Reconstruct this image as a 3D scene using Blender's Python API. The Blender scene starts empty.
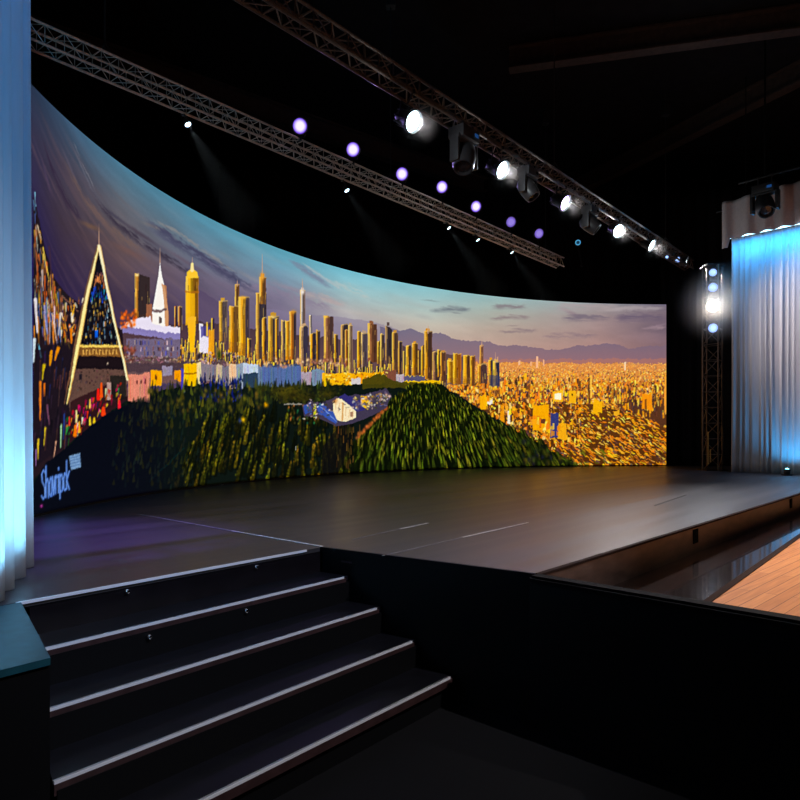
import bpy, bmesh, math, random
import numpy as np
from mathutils import Vector, Matrix, Quaternion

SC = bpy.context.scene
COL = SC.collection
R = math.radians
F = 670.0                    # focal length of the lens, in 1/800 of the frame
HOR = 435.0                  # horizon row of the photo
CAMZ = 1.695
STG = 0.875                  # stage height above the lower floor
HALL = 0.637                 # upper hall floor height

def P(px, py, z):
    """point of the horizontal plane z seen at a pixel of the photo (used to measure the place)"""
    y = F * (CAMZ - z) / (py - HOR)
    return Vector(((px - 400) / F * y, y, z))

# ------------------------------------------------------------------ materials
def mat(name, base=(.5, .5, .5), rough=.5, metal=0., spec=.5, noise=0., nscale=20., bump=0., bscale=60., emit=None, estr=0., coat=0.,
        stretch=None, rvar=0., along=None):
    m = bpy.data.materials.new(name); m.use_nodes = True
    nt = m.node_tree; b = nt.nodes['Principled BSDF']
    b.inputs['Base Color'].default_value = (*base, 1)
    b.inputs['Roughness'].default_value = rough
    b.inputs['Metallic'].default_value = metal
    b.inputs['Specular IOR Level'].default_value = spec
    if coat: b.inputs['Coat Weight'].default_value = coat
    if emit:
        b.inputs['Emission Color'].default_value = (*emit, 1); b.inputs['Emission Strength'].default_value = estr
    if noise or bump or rvar:
        tc = nt.nodes.new('ShaderNodeTexCoord'); mp = nt.nodes.new('ShaderNodeMapping')
        nt.links.new(tc.outputs['Object'], mp.inputs['Vector'])
        if stretch: mp.inputs['Scale'].default_value = stretch
        if along is not None: mp.vector_type = 'TEXTURE'; mp.inputs['Rotation'].default_value = (0, 0, along); mp.inputs['Scale'].default_value = (14, .6, 1)
        n = nt.nodes.new('ShaderNodeTexNoise'); n.inputs['Scale'].default_value = nscale; n.inputs['Detail'].default_value = 5
        nt.links.new(mp.outputs['Vector'], n.inputs['Vector'])
        if noise:
            r = nt.nodes.new('ShaderNodeValToRGB')
            lo = [max(0, c * (1 - noise)) for c in base]; hi = [min(1, c * (1 + noise)) for c in base]
            r.color_ramp.elements[0].position = .3; r.color_ramp.elements[1].position = .7
            r.color_ramp.elements[0].color = (*lo, 1); r.color_ramp.elements[1].color = (*hi, 1)
            nt.links.new(n.outputs['Fac'], r.inputs['Fac']); nt.links.new(r.outputs['Color'], b.inputs['Base Color'])
        if rvar:
            mr = nt.nodes.new('ShaderNodeMapRange')
            mr.inputs['To Min'].default_value = max(.02, rough - rvar); mr.inputs['To Max'].default_value = min(1, rough + rvar)
            mr.inputs['From Min'].default_value = .3; mr.inputs['From Max'].default_value = .7
            nt.links.new(n.outputs['Fac'], mr.inputs['Value']); nt.links.new(mr.outputs['Result'], b.inputs['Roughness'])
        if bump:
            n2 = nt.nodes.new('ShaderNodeTexNoise'); n2.inputs['Scale'].default_value = bscale; n2.inputs['Detail'].default_value = 3
            nt.links.new(mp.outputs['Vector'], n2.inputs['Vector'])
            bp = nt.nodes.new('ShaderNodeBump'); bp.inputs['Strength'].default_value = bump; bp.inputs['Distance'].default_value = .01
            nt.links.new(n2.outputs['Fac'], bp.inputs['Height']); nt.links.new(bp.outputs['Normal'], b.inputs['Normal'])
    return m

def lens_mat(name, core, edge, strength):
    """glowing lens: bright core, coloured edge (the lens mesh is a disc of unit UV radius stored as object coordinates)"""
    m = bpy.data.materials.new(name); m.use_nodes = True
    nt = m.node_tree; nt.nodes.clear()
    out = nt.nodes.new('ShaderNodeOutputMaterial'); em = nt.nodes.new('ShaderNodeEmission')
    tc = nt.nodes.new('ShaderNodeTexCoord'); ln = nt.nodes.new('ShaderNodeVectorMath'); ln.operation = 'LENGTH'
    mul = nt.nodes.new('ShaderNodeMath'); mul.operation = 'MULTIPLY'; mul.inputs[1].default_value = 7.5
    r = nt.nodes.new('ShaderNodeValToRGB')
    r.color_ramp.elements[0].position = .5; r.color_ramp.elements[0].color = (*core, 1)
    r.color_ramp.elements[1].position = .95; r.color_ramp.elements[1].color = (*edge, 1)
    nt.links.new(tc.outputs['Object'], ln.inputs[0]); nt.links.new(ln.outputs['Value'], mul.inputs[0])
    nt.links.new(mul.outputs[0], r.inputs['Fac']); nt.links.new(r.outputs['Color'], em.inputs['Color'])
    em.inputs['Strength'].default_value = strength
    nt.links.new(em.outputs[0], out.inputs['Surface'])
    return m

def haze_mat(name, density, aniso=.3, soft=None, power=2.0, color=(1, 1, 1)):
    m = bpy.data.materials.new(name); m.use_nodes = True
    nt = m.node_tree; nt.nodes.clear()
    out = nt.nodes.new('ShaderNodeOutputMaterial'); v = nt.nodes.new('ShaderNodeVolumeScatter')
    v.inputs['Density'].default_value = density; v.inputs['Anisotropy'].default_value = aniso
    v.inputs['Color'].default_value = (*color, 1)
    if soft:
        tc = nt.nodes.new('ShaderNodeTexCoord'); ln = nt.nodes.new('ShaderNodeVectorMath'); ln.operation = 'LENGTH'
        mr = nt.nodes.new('ShaderNodeMapRange'); mr.inputs['From Min'].default_value = 0; mr.inputs['From Max'].default_value = soft
        mr.inputs['To Min'].default_value = 1; mr.inputs['To Max'].default_value = 0
        pw = nt.nodes.new('ShaderNodeMath'); pw.operation = 'POWER'; pw.inputs[1].default_value = power
        ml = nt.nodes.new('ShaderNodeMath'); ml.operation = 'MULTIPLY'; ml.inputs[1].default_value = density
        nt.links.new(tc.outputs['Object'], ln.inputs[0]); nt.links.new(ln.outputs['Value'], mr.inputs['Value'])
        nt.links.new(mr.outputs['Result'], pw.inputs[0]); nt.links.new(pw.outputs[0], ml.inputs[0])
        nt.links.new(ml.outputs[0], v.inputs['Density'])
    nt.links.new(v.outputs[0], out.inputs['Volume'])
    return m

def wood_mat(name, ang):
    m = bpy.data.materials.new(name); m.use_nodes = True
    nt = m.node_tree; b = nt.nodes['Principled BSDF']
    tc = nt.nodes.new('ShaderNodeTexCoord'); mp = nt.nodes.new('ShaderNodeMapping'); mp.inputs['Rotation'].default_value = (0, 0, -ang)
    nt.links.new(tc.outputs['Object'], mp.inputs['Vector'])
    br = nt.nodes.new('ShaderNodeTexBrick'); br.inputs['Scale'].default_value = 1
    br.inputs['Brick Width'].default_value = 1.4; br.inputs['Row Height'].default_value = .085
    br.inputs['Mortar Size'].default_value = .0025; br.inputs['Color1'].default_value = (.48, .18, .055, 1)
    br.inputs['Color2'].default_value = (.58, .24, .080, 1); br.inputs['Mortar'].default_value = (.12, .045, .018, 1)
    nt.links.new(mp.outputs['Vector'], br.inputs['Vector'])
    mp2 = nt.nodes.new('ShaderNodeMapping'); mp2.inputs['Scale'].default_value = (1.5, 25, 1)
    nt.links.new(mp.outputs['Vector'], mp2.inputs['Vector'])
    n = nt.nodes.new('ShaderNodeTexNoise'); n.inputs['Scale'].default_value = 2; n.inputs['Detail'].default_value = 6
    nt.links.new(mp2.outputs['Vector'], n.inputs['Vector'])
    mx = nt.nodes.new('ShaderNodeMix'); mx.data_type = 'RGBA'; mx.blend_type = 'MULTIPLY'; mx.inputs['Factor'].default_value = .55
    r = nt.nodes.new('ShaderNodeValToRGB'); r.color_ramp.elements[0].color = (.55, .5, .45, 1); r.color_ramp.elements[1].color = (1, 1, 1, 1)
    r.color_ramp.elements[0].position = .3; r.color_ramp.elements[1].position = .7
    nt.links.new(n.outputs['Fac'], r.inputs['Fac'])
    nt.links.new(br.outputs['Color'], mx.inputs['A']); nt.links.new(r.outputs['Color'], mx.inputs['B'])
    nt.links.new(mx.outputs['Result'], b.inputs['Base Color'])
    b.inputs['Roughness'].default_value = .6; b.inputs['Specular IOR Level'].default_value = .2
    return m

M = dict(
    deck=mat('stage_vinyl', (.036, .033, .036), .35, spec=.55, noise=.22, nscale=2.2, rvar=.05, along=math.atan2(.768, .640)),
    black=mat('black_paint', (.0035, .0035, .004), .5, spec=.2),
    blackgloss=mat('gloss_black_panel', (.006, .0045, .006), .3, spec=.5, noise=.3, nscale=8),
    tread=mat('tread_vinyl', (.004, .004, .0065), .4, spec=.35, noise=.3, nscale=12),
    carpet=mat('black_carpet', (.006, .006, .007), .95, spec=.1, noise=.4, nscale=200),
    cheek=mat('cheek_teal_light', (.008, .07, .09), .45, spec=.5, noise=.2, nscale=15),  # teal of the blue curtain light put into the base colour
    edgeboard=mat('dark_red_brown_edge', (.045, .022, .022), .35, noise=.3, nscale=12),
    nosing=mat('aluminium_nosing', (.92, .92, .96), .4, metal=.2),
    alu=mat('truss_aluminium', (.62, .50, .42), .42, metal=.6, noise=.15, nscale=30),
    darkalu=mat('dark_truss_steel', (.16, .12, .10), .45, metal=.7, noise=.2, nscale=30),
    body=mat('lamp_housing', (.012, .012, .014), .45, spec=.4, noise=.2, nscale=25),
    headgrey=mat('moving_head_casing', (.035, .032, .035), .4, spec=.4, noise=.15, nscale=25),
    fascia=mat('brown_fascia', (.085, .055, .046), .38, spec=.5, noise=.35, nscale=5, stretch=(1, 1, 4)),
    glossfloor=mat('gloss_brown_floor', (.022, .013, .012), .13, spec=1., noise=.15, nscale=4, coat=1.),
    trimbrown=mat('brown_kerb', (.028, .016, .013), .9, spec=.05, noise=.2, nscale=20),
    backlit=None, curtain=mat('pale_curtain_cloth', (.42, .39, .40), .9, spec=.05, noise=.06, nscale=40, stretch=(1, 1, .1)),
    valance=mat('pale_valance_cloth', (.40, .34, .35), .9, spec=.1, noise=.08, nscale=30),
    drape=mat('black_velvet', (.012, .010, .011), .95, spec=.05, noise=.4, nscale=30),
    wall=mat('black_wall', (.008, .008, .010), .9, spec=.1, noise=.3, nscale=6),
    ceil=mat('black_ceiling', (.008, .007, .008), .9, spec=.1, noise=.3, nscale=4),
    beam=mat('dark_steel_beam', (.045, .030, .026), .6, spec=.3, noise=.3, nscale=10),
    tape=mat('scuffed_seam_strip', (.20, .185, .18), .5, noise=.4, nscale=14),
    tapelight=mat('pale_seam_strip', (.75, .72, .70), .45, noise=.25, nscale=14),
    chrome=mat('chrome_stud', (.9, .9, .92), .12, metal=1),
    cable=mat('black_cable', (.015, .015, .016), .5),
    yellow=mat('gold_highlight', (.45, .30, .10), .5, metal=.5, noise=.3, nscale=30),  # gold highlight on the tower given as a surface colour
    vent=mat('dark_vent', (.002, .002, .002), .9, spec=.05),
    white=lens_mat('white_lens', (.92, 1., 1.), (.55, .8, .95), 9),
    whitewarm=lens_mat('lilac_white_lens', (.98, .9, 1.), (.55, .35, .9), 7),
    violet=lens_mat('violet_lens', (.80, .70, 1.), (.13, .04, .62), 1.3),
    violetdim=lens_mat('dim_violet_lens', (.33, .24, .80), (.16, .09, .55), .9),
    spotlens=lens_mat('small_spot_lens', (.75, .95, 1.), (.5, .8, 1.), 5),
    cyan=lens_mat('cyan_ring_lens', (.005, .03, .06), (.12, .55, .95), .9),
    bluelens=lens_mat('pale_blue_lens', (.42, .62, 1.), (.25, .42, 1.), 1.5),
    glare=lens_mat('bright_warm_lens', (1., .93, .82), (1., .9, .8), 40),
    up=lens_mat('cyan_uplight_lens', (.5, .95, 1.), (.2, .8, 1.), 8),
    batten=mat('led_strip_glow', (.5, .8, 1), .5, emit=(.45, .85, 1.), estr=5.),
)

def cloth_mat(name, col, trans):
    m = mat(name, col, .9, spec=.08, noise=.05, nscale=40, stretch=(1, 1, .1)); nt = m.node_tree; b = nt.nodes['Principled BSDF']
    out = [n for n in nt.nodes if n.type == 'OUTPUT_MATERIAL'][0]
    t = nt.nodes.new('ShaderNodeBsdfTranslucent'); t.inputs['Color'].default_value = (*col, 1); mx = nt.nodes.new('ShaderNodeMixShader'); mx.inputs[0].default_value = trans
    nt.links.new(b.outputs[0], mx.inputs[1]); nt.links.new(t.outputs[0], mx.inputs[2]); nt.links.new(mx.outputs[0], out.inputs['Surface'])
    return m
M['backlit'] = cloth_mat('thin_pale_cloth', (.66, .66, .68), .45)

# ------------------------------------------------------------------ mesh helpers
class MB:
    def __init__(s): s.bm = bmesh.new()
    def box(s, c, size, rot=None, bevel=0):
        t = bmesh.new(); bmesh.ops.create_cube(t, size=1)
        bmesh.ops.scale(t, vec=size, verts=t.verts)
        if bevel: bmesh.ops.bevel(t, geom=list(t.edges), offset=bevel, segments=2, affect='EDGES', profile=.7)
        return s._add(t, c, rot)
    def _add(s, t, c, rot=None):
        if rot is not None: bmesh.ops.transform(t, matrix=rot.to_matrix().to_4x4() if isinstance(rot, Quaternion) else rot, verts=t.verts)
        bmesh.ops.translate(t, vec=c, verts=t.verts)
        me = bpy.data.meshes.new('tmp'); t.to_mesh(me); t.free(); s.bm.from_mesh(me); bpy.data.meshes.remove(me)
        return s
    def rod(s, a, b, r, n=8, r2=None):
        a = Vector(a); b = Vector(b); d = b - a
        if d.length < 1e-6: return s
        t = bmesh.new()
        bmesh.ops.create_cone(t, cap_ends=True, segments=n, radius1=r, radius2=r if r2 is None else r2, depth=d.length)
        return s._add(t, (a + b) / 2, d.to_track_quat('Z', 'Y'))
    def tube(s, pts, r, n=6):
        for a, b in zip(pts, pts[1:]): s.rod(a, b, r, n)
        return s
    def lathe(s, prof, n=20, c=(0, 0, 0), rot=None):
        t = bmesh.new(); rings = []
        for rr, z in prof:
            if rr < 1e-5: rings.append([t.verts.new((0, 0, z))])
            else: rings.append([t.verts.new((rr * math.cos(2 * math.pi * k / n), rr * math.sin(2 * math.pi * k / n), z)) for k in range(n)])
        for A_, B_ in zip(rings, rings[1:]):
            for k in range(n):
                k2 = (k + 1) % n
                if len(A_) == 1 and len(B_) == 1: continue
                if len(A_) == 1: t.faces.new((A_[0], B_[k2], B_[k]))
                elif len(B_) == 1: t.faces.new((A_[k], A_[k2], B_[0]))
                else: t.faces.new((A_[k], A_[k2], B_[k2], B_[k]))
        bmesh.ops.recalc_face_normals(t, faces=t.faces)
        return s._add(t, c, rot)
    def prism(s, pts, z0, z1, bevel=0):
        t = bmesh.new()
        lo = [t.verts.new((p[0], p[1], z0)) for p in pts]; hi = [t.verts.new((p[0], p[1], z1)) for p in pts]
        t.faces.new(lo[::-1]); t.faces.new(hi)
        for k in range(len(pts)):
            k2 = (k + 1) % len(pts); t.faces.new((lo[k], lo[k2], hi[k2], hi[k]))
        bmesh.ops.recalc_face_normals(t, faces=t.faces)
        if bevel: bmesh.ops.bevel(t, geom=list(t.edges), offset=bevel, segments=2, affect='EDGES')
        return s._add(t, (0, 0, 0))
    def wall(s, a, b, z0, z1, th, bevel=0):
        """upright slab from plan point a to b; its thickness lies to the right-hand side of a->b"""
        a = Vector((a[0], a[1], 0)); b = Vector((b[0], b[1], 0)); d = (b - a).normalized(); r = Vector((d.y, -d.x, 0)) * th
        return s.prism([a, b, b + r, a + r], z0, z1, bevel)
    def mesh(s, name, m, smooth=False):
        me = bpy.data.meshes.new(name); s.bm.to_mesh(me); s.bm.free()
        me.materials.append(m)
        if smooth:
            for p in me.polygons: p.use_smooth = True
            me.set_sharp_from_angle(angle=R(40))
        return me
    def build(s, name, m, parent=None, smooth=False):
        return put(name, s.mesh(name, m, smooth), parent)

def put(name, me, parent=None, loc=None, quat=None):
    o = bpy.data.objects.new(name, me); COL.objects.link(o)
    if parent: o.parent = parent
    if loc is not None: o.location = loc
    if quat is not None: o.rotation_mode = 'QUATERNION'; o.rotation_quaternion = quat
    return o

def tag(o, label=None, cat=None, group=None, kind=None):
    if label: o['label'] = label
    if cat: o['category'] = cat
    if group: o['group'] = group
    if kind: o['kind'] = kind
    return o

def empty(name, loc, label, cat, group=None):
    o = bpy.data.objects.new(name, None); o.empty_display_size = .1; COL.objects.link(o); o.location = loc
    return tag(o, label, cat, group)

def struct(o): return tag(o, kind='structure')

def light(kind, parent, loc, direction, color, power, size=.05, angle=60, blend=.6, sy=None):
    L = bpy.data.lights.new('lamp_light', kind); L.color = color; L.energy = power
    if kind == 'SPOT': L.spot_size = R(angle); L.spot_blend = blend; L.shadow_soft_size = size
    elif kind == 'POINT': L.shadow_soft_size = size
    elif kind == 'AREA':
        L.size = size
        if sy: L.shape = 'RECTANGLE'; L.size_y = sy
        L.spread = R(angle)
    o = bpy.data.objects.new('lamp_light', L); COL.objects.link(o)
    if parent: o.parent = parent
    o.location = loc; o.rotation_mode = 'QUATERNION'; o.rotation_quaternion = Vector(direction).to_track_quat('-Z', 'Y')
    return o

A = Vector((.640, .768, 0)); A.normalize()        # along the trusses and the stage front
N = Vector((A.y, -A.x, 0))                        # towards the hall
UP = Vector((0, 0, 1))

# ------------------------------------------------------------------ the picture shown by the LED wall
CX, CY, RAD = 6.95, 7.15, 10.6                    # plan circle of the curved wall
Z0, Z1 = STG + .02, 5.16
TH0, TH1 = R(188.5), R(89.4)                      # wall runs clockwise from beside the pale curtain to the black drape
NC, NR, SS = 1120, 336, 2

def wall_point(th, r=RAD): return CX + r * math.cos(th), CY + r * math.sin(th)

def paint_picture():
    W, H = NC * SS, NR * SS
    rng = np.random.default_rng(11); rd = random.Random(5)
    th = TH0 + (TH1 - TH0) * (np.arange(W) + .5) / W
    X = CX + RAD * np.cos(th); Y = CY + RAD * np.sin(th)
    colx = 400 + F * X / Y
    # picture coordinates a (across) and b (down) of every LED: the panorama was drawn for a seat in the stalls
    zz = Z0 + (Z1 - Z0) * (np.arange(H) + .5) / H
    PA = np.broadcast_to(colx[None, :], (H, W)).astype(np.float32)
    PB = (HOR - (zz[:, None] - CAMZ) * F / Y[None, :]).astype(np.float32)
    img = np.zeros((H, W, 3), np.float32)
    sc = F / Y                                     # picture units per metre for each column

    def win(x0, x1, y0, y1):
        c0 = max(0, int(np.searchsorted(colx, x0)) - 1); c1 = min(W, int(np.searchsorted(colx, x1)) + 1)
        if c1 <= c0: return None
        lo = min((HOR - y1) / sc[c0], (HOR - y1) / sc[c1 - 1]) + CAMZ
        hi = max((HOR - y0) / sc[c0], (HOR - y0) / sc[c1 - 1]) + CAMZ
        r0 = max(0, int((lo - Z0) / (Z1 - Z0) * H) - 2); r1 = min(H, int((hi - Z0) / (Z1 - Z0) * H) + 2)
        if r1 <= r0: return None
        return slice(r0, r1), slice(c0, c1)
    def apply(w, m, c, a=1.):
        if w is None: return
        k = (m * a)[..., None]
        img[w] = img[w] * (1 - k) + np.asarray(c, np.float32) / 255. * k
    def rect(x0, x1, y0, y1, c, a=1., slant=0.):
        w = win(x0, x1, y0 - abs(slant), y1)
        if w is None: return
        pa, pb = PA[w], PB[w]
        m = (pa >= x0) & (pa < x1) & (pb >= y0 + slant * (pa - x0) / max(x1 - x0, .01)) & (pb < y1)
        apply(w, m.astype(np.float32), c, a)
    def poly(pts, c, a=1., grad=None):
        xs = [p[0] for p in pts]; ys = [p[1] for p in pts]
        w = win(min(xs), max(xs), min(ys), max(ys))
        if w is None: return
        pa, pb = PA[w], PB[w]; ins = np.zeros(pa.shape, bool)
        for (ax, ay), (bx, by) in zip(pts, pts[1:] + pts[:1]):
            if ay == by: continue
            ins ^= ((ay > pb) != (by > pb)) & (pa < (bx - ax) * (pb - ay) / (by - ay) + ax)
        if grad is None: apply(w, ins.astype(np.float32), c, a)
        else:
            t = np.clip((pb - min(ys)) / (max(ys) - min(ys)), 0, 1)[..., None]
            cc = (np.asarray(c) * (1 - t) + np.asarray(grad) * t) / 255.
            k = (ins * a)[..., None]; img[w] = img[w] * (1 - k) + cc * k
    def seg(x0, y0, x1, y1, w0, w1, c, a=1., soft=.35):
        g = max(w0, w1) + soft
        w = win(min(x0, x1) - g, max(x0, x1) + g, min(y0, y1) - g, max(y0, y1) + g)
        if w is None: return
        pa, pb = PA[w], PB[w]; dx, dy = x1 - x0, y1 - y0; L2 = dx * dx + dy * dy + 1e-6
        t = np.clip(((pa - x0) * dx + (pb - y0) * dy) / L2, 0, 1)
        d = np.hypot(pa - x0 - t * dx, pb - y0 - t * dy)
        apply(w, np.clip((w0 + (w1 - w0) * t - d) / soft + .5, 0, 1), c, a)
    def blob(x, y, rx, ry, c, a=1., ang=0.):
        g = max(rx, ry) * 1.8
        w = win(x - g, x + g, y - g, y + g)
        if w is None: return
        pa, pb = PA[w] - x, PB[w] - y; ca, sa = math.cos(ang), math.sin(ang)
        u = (pa * ca + pb * sa) / rx; v = (-pa * sa + pb * ca) / ry
        apply(w, np.exp(-(u * u + v * v) * 1.6), c, a)
    def jit(c, s): 
        k = 1 + rd.uniform(-s, s); return tuple(min(255, max(0, v * k * (1 + rd.uniform(-s, s) * .3))) for v in c)
    def vnoise(fx, fy, seed):
        r2 = np.random.default_rng(seed); g = r2.random((64, 64)).astype(np.float32)
        u = PA * fx; v = PB * fy; iu = np.floor(u).astype(int); iv = np.floor(v).astype(int)
        fu = u - iu; fv = v - iv; fu = fu * fu * (3 - 2 * fu); fv = fv * fv * (3 - 2 * fv)
        q = lambda i, j: g[(iv + j) % 64, (iu + i) % 64]
        return (q(0, 0) * (1 - fu) + q(1, 0) * fu) * (1 - fv) + (q(0, 1) * (1 - fu) + q(1, 1) * fu) * fv

    # --- sky
    kx = [33, 60, 120, 200, 280, 350, 430, 500, 600, 667]
    kt = [0, .3, .62, 1.]
    tab = [[(40, 54, 78), (52, 50, 72), (46, 40, 72), (36, 28, 84)],
           [(54, 78, 104), (66, 60, 78), (62, 50, 64), (48, 36, 72)],
           [(72, 120, 146), (96, 98, 108), (94, 76, 80), (64, 50, 74)],
           [(74, 136, 160), (96, 120, 138), (104, 92, 112), (84, 68, 98)],
           [(92, 166, 188), (112, 148, 168), (124, 118, 142), (120, 104, 130)],
           [(112, 184, 202), (150, 190, 196), (184, 180, 178), (148, 138, 160)],
           [(134, 190, 198), (164, 190, 188), (190, 182, 168), (196, 168, 152)],
           [(152, 188, 188), (172, 178, 168), (190, 170, 156), (194, 160, 146)],
           [(150, 150, 152), (156, 136, 136), (160, 132, 130), (168, 128, 122)],
           [(124, 112, 128), (118, 100, 116), (122, 100, 112), (128, 98, 104)]]
    tab = np.array(tab, np.float32) / 255
    topb = HOR - (Z1 - CAMZ) * sc
    base = np.interp(colx, [33, 65, 150, 250, 350, 430, 667], [250, 292, 312, 325, 338, 348, 352])
    t = np.clip((PB - topb[None, :]) / (base - topb)[None, :], 0, 1)
    for ch in range(3):
        cc = np.stack([np.interp(colx, kx, tab[:, j, ch]) for j in range(4)])
        s_ = np.clip(np.searchsorted(kt, t.ravel(), side='right') - 1, 0, 2).reshape(t.shape)
        k0 = np.array(kt)[s_]; k1 = np.array(kt)[s_ + 1]; fr = (t - k0) / (k1 - k0)
        ci = np.broadcast_to(np.arange(W)[None, :], t.shape)
        img[..., ch] = cc[s_, ci] * (1 - fr) + cc[s_ + 1, ci] * fr
    # streaky cloud texture, drawn along the sweep of the sky
    sw = PB - .55 * np.clip(330 - PA, 0, 400) * -1
    slope = np.interp(colx, [33, 60, 120, 200, 300, 400, 667], [2.6, 2.0, .95, .6, .42, .2, .02])
    cum = np.concatenate([[0], np.cumsum(.5 * (slope[1:] + slope[:-1]) * np.diff(colx))])
    vv = PB - cum[None, :]                           # runs along the sweep of the clouds
    def sn(fx, fy, seed, w=None):
        r2 = np.random.default_rng(seed); g = r2.random((256, 256)).astype(np.float32)
        pa_, vv_ = (PA, vv) if w is None else (PA[w], vv[w])
        u = pa_ * fx; v = vv_ * fy + 400; iu = np.floor(u).astype(int); iv = np.floor(v).astype(int)
        fu = u - iu; fv = v - iv; fu = fu * fu * (3 - 2 * fu); fv = fv * fv * (3 - 2 * fv)
        q = lambda i, j: g[(iv + j) % 256, (iu + i) % 256]
        return (q(0, 0) * (1 - fu) + q(1, 0) * fu) * (1 - fv) + (q(0, 1) * (1 - fu) + q(1, 1) * fu) * fv
    n1 = sn(.014, .045, 1) * .5 + sn(.035, .12, 2) * .3 + sn(.09, .3, 3) * .2
    n2 = sn(.012, .07, 7) * .55 + sn(.04, .2, 8) * .45
    amp_ = np.interp(colx, [33, 250, 450, 667], [1., .8, .45, .8])
    img *= (1 + (n1 - .5) * .26 * amp_)[..., None]
    k = (np.clip((n2 - .62) * 4, 0, 1) * .38 * amp_ * np.clip(t * 3, 0, 1))[..., None]
    tint = np.stack([np.interp(colx, [33, 150, 300, 667], q) for q in ((.42, .50, .72, .70), (.32, .38, .70, .58), (.36, .36, .68, .56))], -1)[None]
    img[:] = img * (1 - k) + tint * k
    k = (np.clip((.36 - n2) * 4, 0, 1) * .35 * amp_ * np.clip(t * 3, 0, 1))[..., None]
    tint = np.stack([np.interp(colx, [33, 150, 300, 667], q) for q in ((.2, .26, .48, .40), (.17, .25, .50, .34), (.26, .33, .58, .40))], -1)[None]
    img[:] = img * (1 - k) + tint * k
    for (x0, y0, x1, y1, wd, c, a) in [
            (146, 226, 196, 255, 4.5, (84, 84, 108), .75), (190, 250, 246, 288, 5, (92, 84, 114), .7),
            (100, 206, 128, 226, 2.5, (66, 62, 80), .6), (122, 222, 158, 246, 3, (70, 58, 72), .55), (160, 246, 215, 280, 3, (98, 84, 100), .5),
            (60, 145, 80, 190, 2, (92, 84, 100), .45), (70, 140, 96, 200, 1.6, (104, 104, 118), .35), (42, 160, 52, 200, 2, (84, 66, 92), .35), (50, 175, 70, 215, 3, (72, 60, 76), .4),
            (78, 222, 102, 232, 4, (118, 86, 66), .5), (104, 240, 150, 262, 5, (112, 82, 78), .45), (140, 222, 168, 232, 2.5, (138, 122, 110), .4),
            (292, 262, 312, 276, 2.5, (120, 140, 158), .6), (300, 268, 330, 286, 3, (128, 138, 156), .5), (255, 278, 330, 298, 4, (146, 136, 152), .45), (316, 294, 345, 306, 4, (176, 158, 160), .5),
            (420, 300, 440, 302, 1.2, (130, 146, 148), .5), (438, 309, 470, 311, 1.4, (124, 132, 138), .6), (450, 313, 462, 314, 1, (120, 124, 130), .6),
            (452, 310, 470, 309, 1.3, (130, 132, 136), .5), (510, 309, 525, 305, 1.6, (134, 122, 126), .55), (496, 318, 520, 317, 1.5, (146, 134, 132), .5), (500, 332, 528, 332, 1.3, (146, 128, 128), .55),
            (505, 326, 520, 326, 1, (146, 130, 128), .5), (560, 308, 585, 320, 4, (146, 126, 134), .5), (590, 305, 620, 312, 3, (172, 160, 160), .45), (596, 312, 640, 306, 2.5, (180, 166, 166), .4),
            (648, 328, 667, 324, 2, (150, 126, 138), .5), (620, 318, 640, 314, 3, (112, 98, 116), .4)]:
        for q in range(4):
            u = rd.random() * .3; v = .7 + rd.random() * .3; o = rd.uniform(-wd, wd) * .45
            blob(x0 + (x1 - x0) * (u + v) / 2, y0 + (y1 - y0) * (u + v) / 2 + o, math.hypot(x1 - x0, y1 - y0) * .42, wd * .55, c, a * .6, math.atan2(y1 - y0, x1 - x0))

    def streak(pts, wd, c, a, fx=.12, fy=.5, seed=31):
        xs = [p[0] for p in pts]; ys = [p[1] for p in pts]; g = wd * 2.5
        w = win(min(xs) - g, max(xs) + g, min(ys) - g, max(ys) + g)
        pa, pb = PA[w], PB[w]; yc = np.interp(pa, xs, ys); u = np.clip((pa - xs[0]) / (xs[-1] - xs[0]), 0, 1)
        n = sn(fx, fy, seed, w) * .6 + sn(fx * 3, fy * 2, seed + 1, w) * .4
        d = np.abs(pb - yc + (n - .5) * wd * 1.4) / (wd * (.35 + .65 * np.clip(np.sin(np.pi * u), 0, 1) ** .6))
        apply(w, np.clip(1.15 - d, 0, 1) ** .8 * np.clip(n * 2.4 - .35, 0, 1) * np.clip(u * 6, 0, 1) * np.clip((1 - u) * 6, 0, 1), c, a)
    streak([(142, 219), (165, 234), (190, 250), (215, 267), (240, 283), (262, 296)], 6.5, (70, 70, 96), .95, seed=33)
    streak([(150, 219), (175, 231), (205, 252), (240, 276)], 2.5, (150, 142, 138), .6, seed=35)
    streak([(84, 180), (100, 206), (118, 226), (140, 242), (165, 258), (205, 282)], 4.5, (54, 46, 62), .85, seed=37)
    streak([(60, 150), (72, 178), (90, 208), (118, 236), (150, 258)], 6, (118, 92, 82), .55, seed=39)
    streak([(40, 132), (52, 170), (66, 202), (84, 222)], 6, (48, 36, 58), .7, seed=41)
    streak([(72, 140), (84, 168), (96, 192)], 2, (126, 126, 136), .6, seed=43)
    streak([(286, 258), (300, 267), (316, 278), (334, 290)], 4.5, (120, 132, 156), .75, seed=45)
    streak([(300, 262), (320, 276), (345, 292)], 2.2, (186, 186, 188), .6, seed=47)
    streak([(236, 284), (270, 292), (300, 300), (340, 312)], 7, (136, 122, 146), .6, seed=49)
    streak([(298, 294), (320, 298), (350, 306)], 4, (188, 168, 164), .55, seed=51)
    streak([(330, 282), (352, 290), (372, 300)], 4, (196, 196, 190), .5, seed=52)
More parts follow.
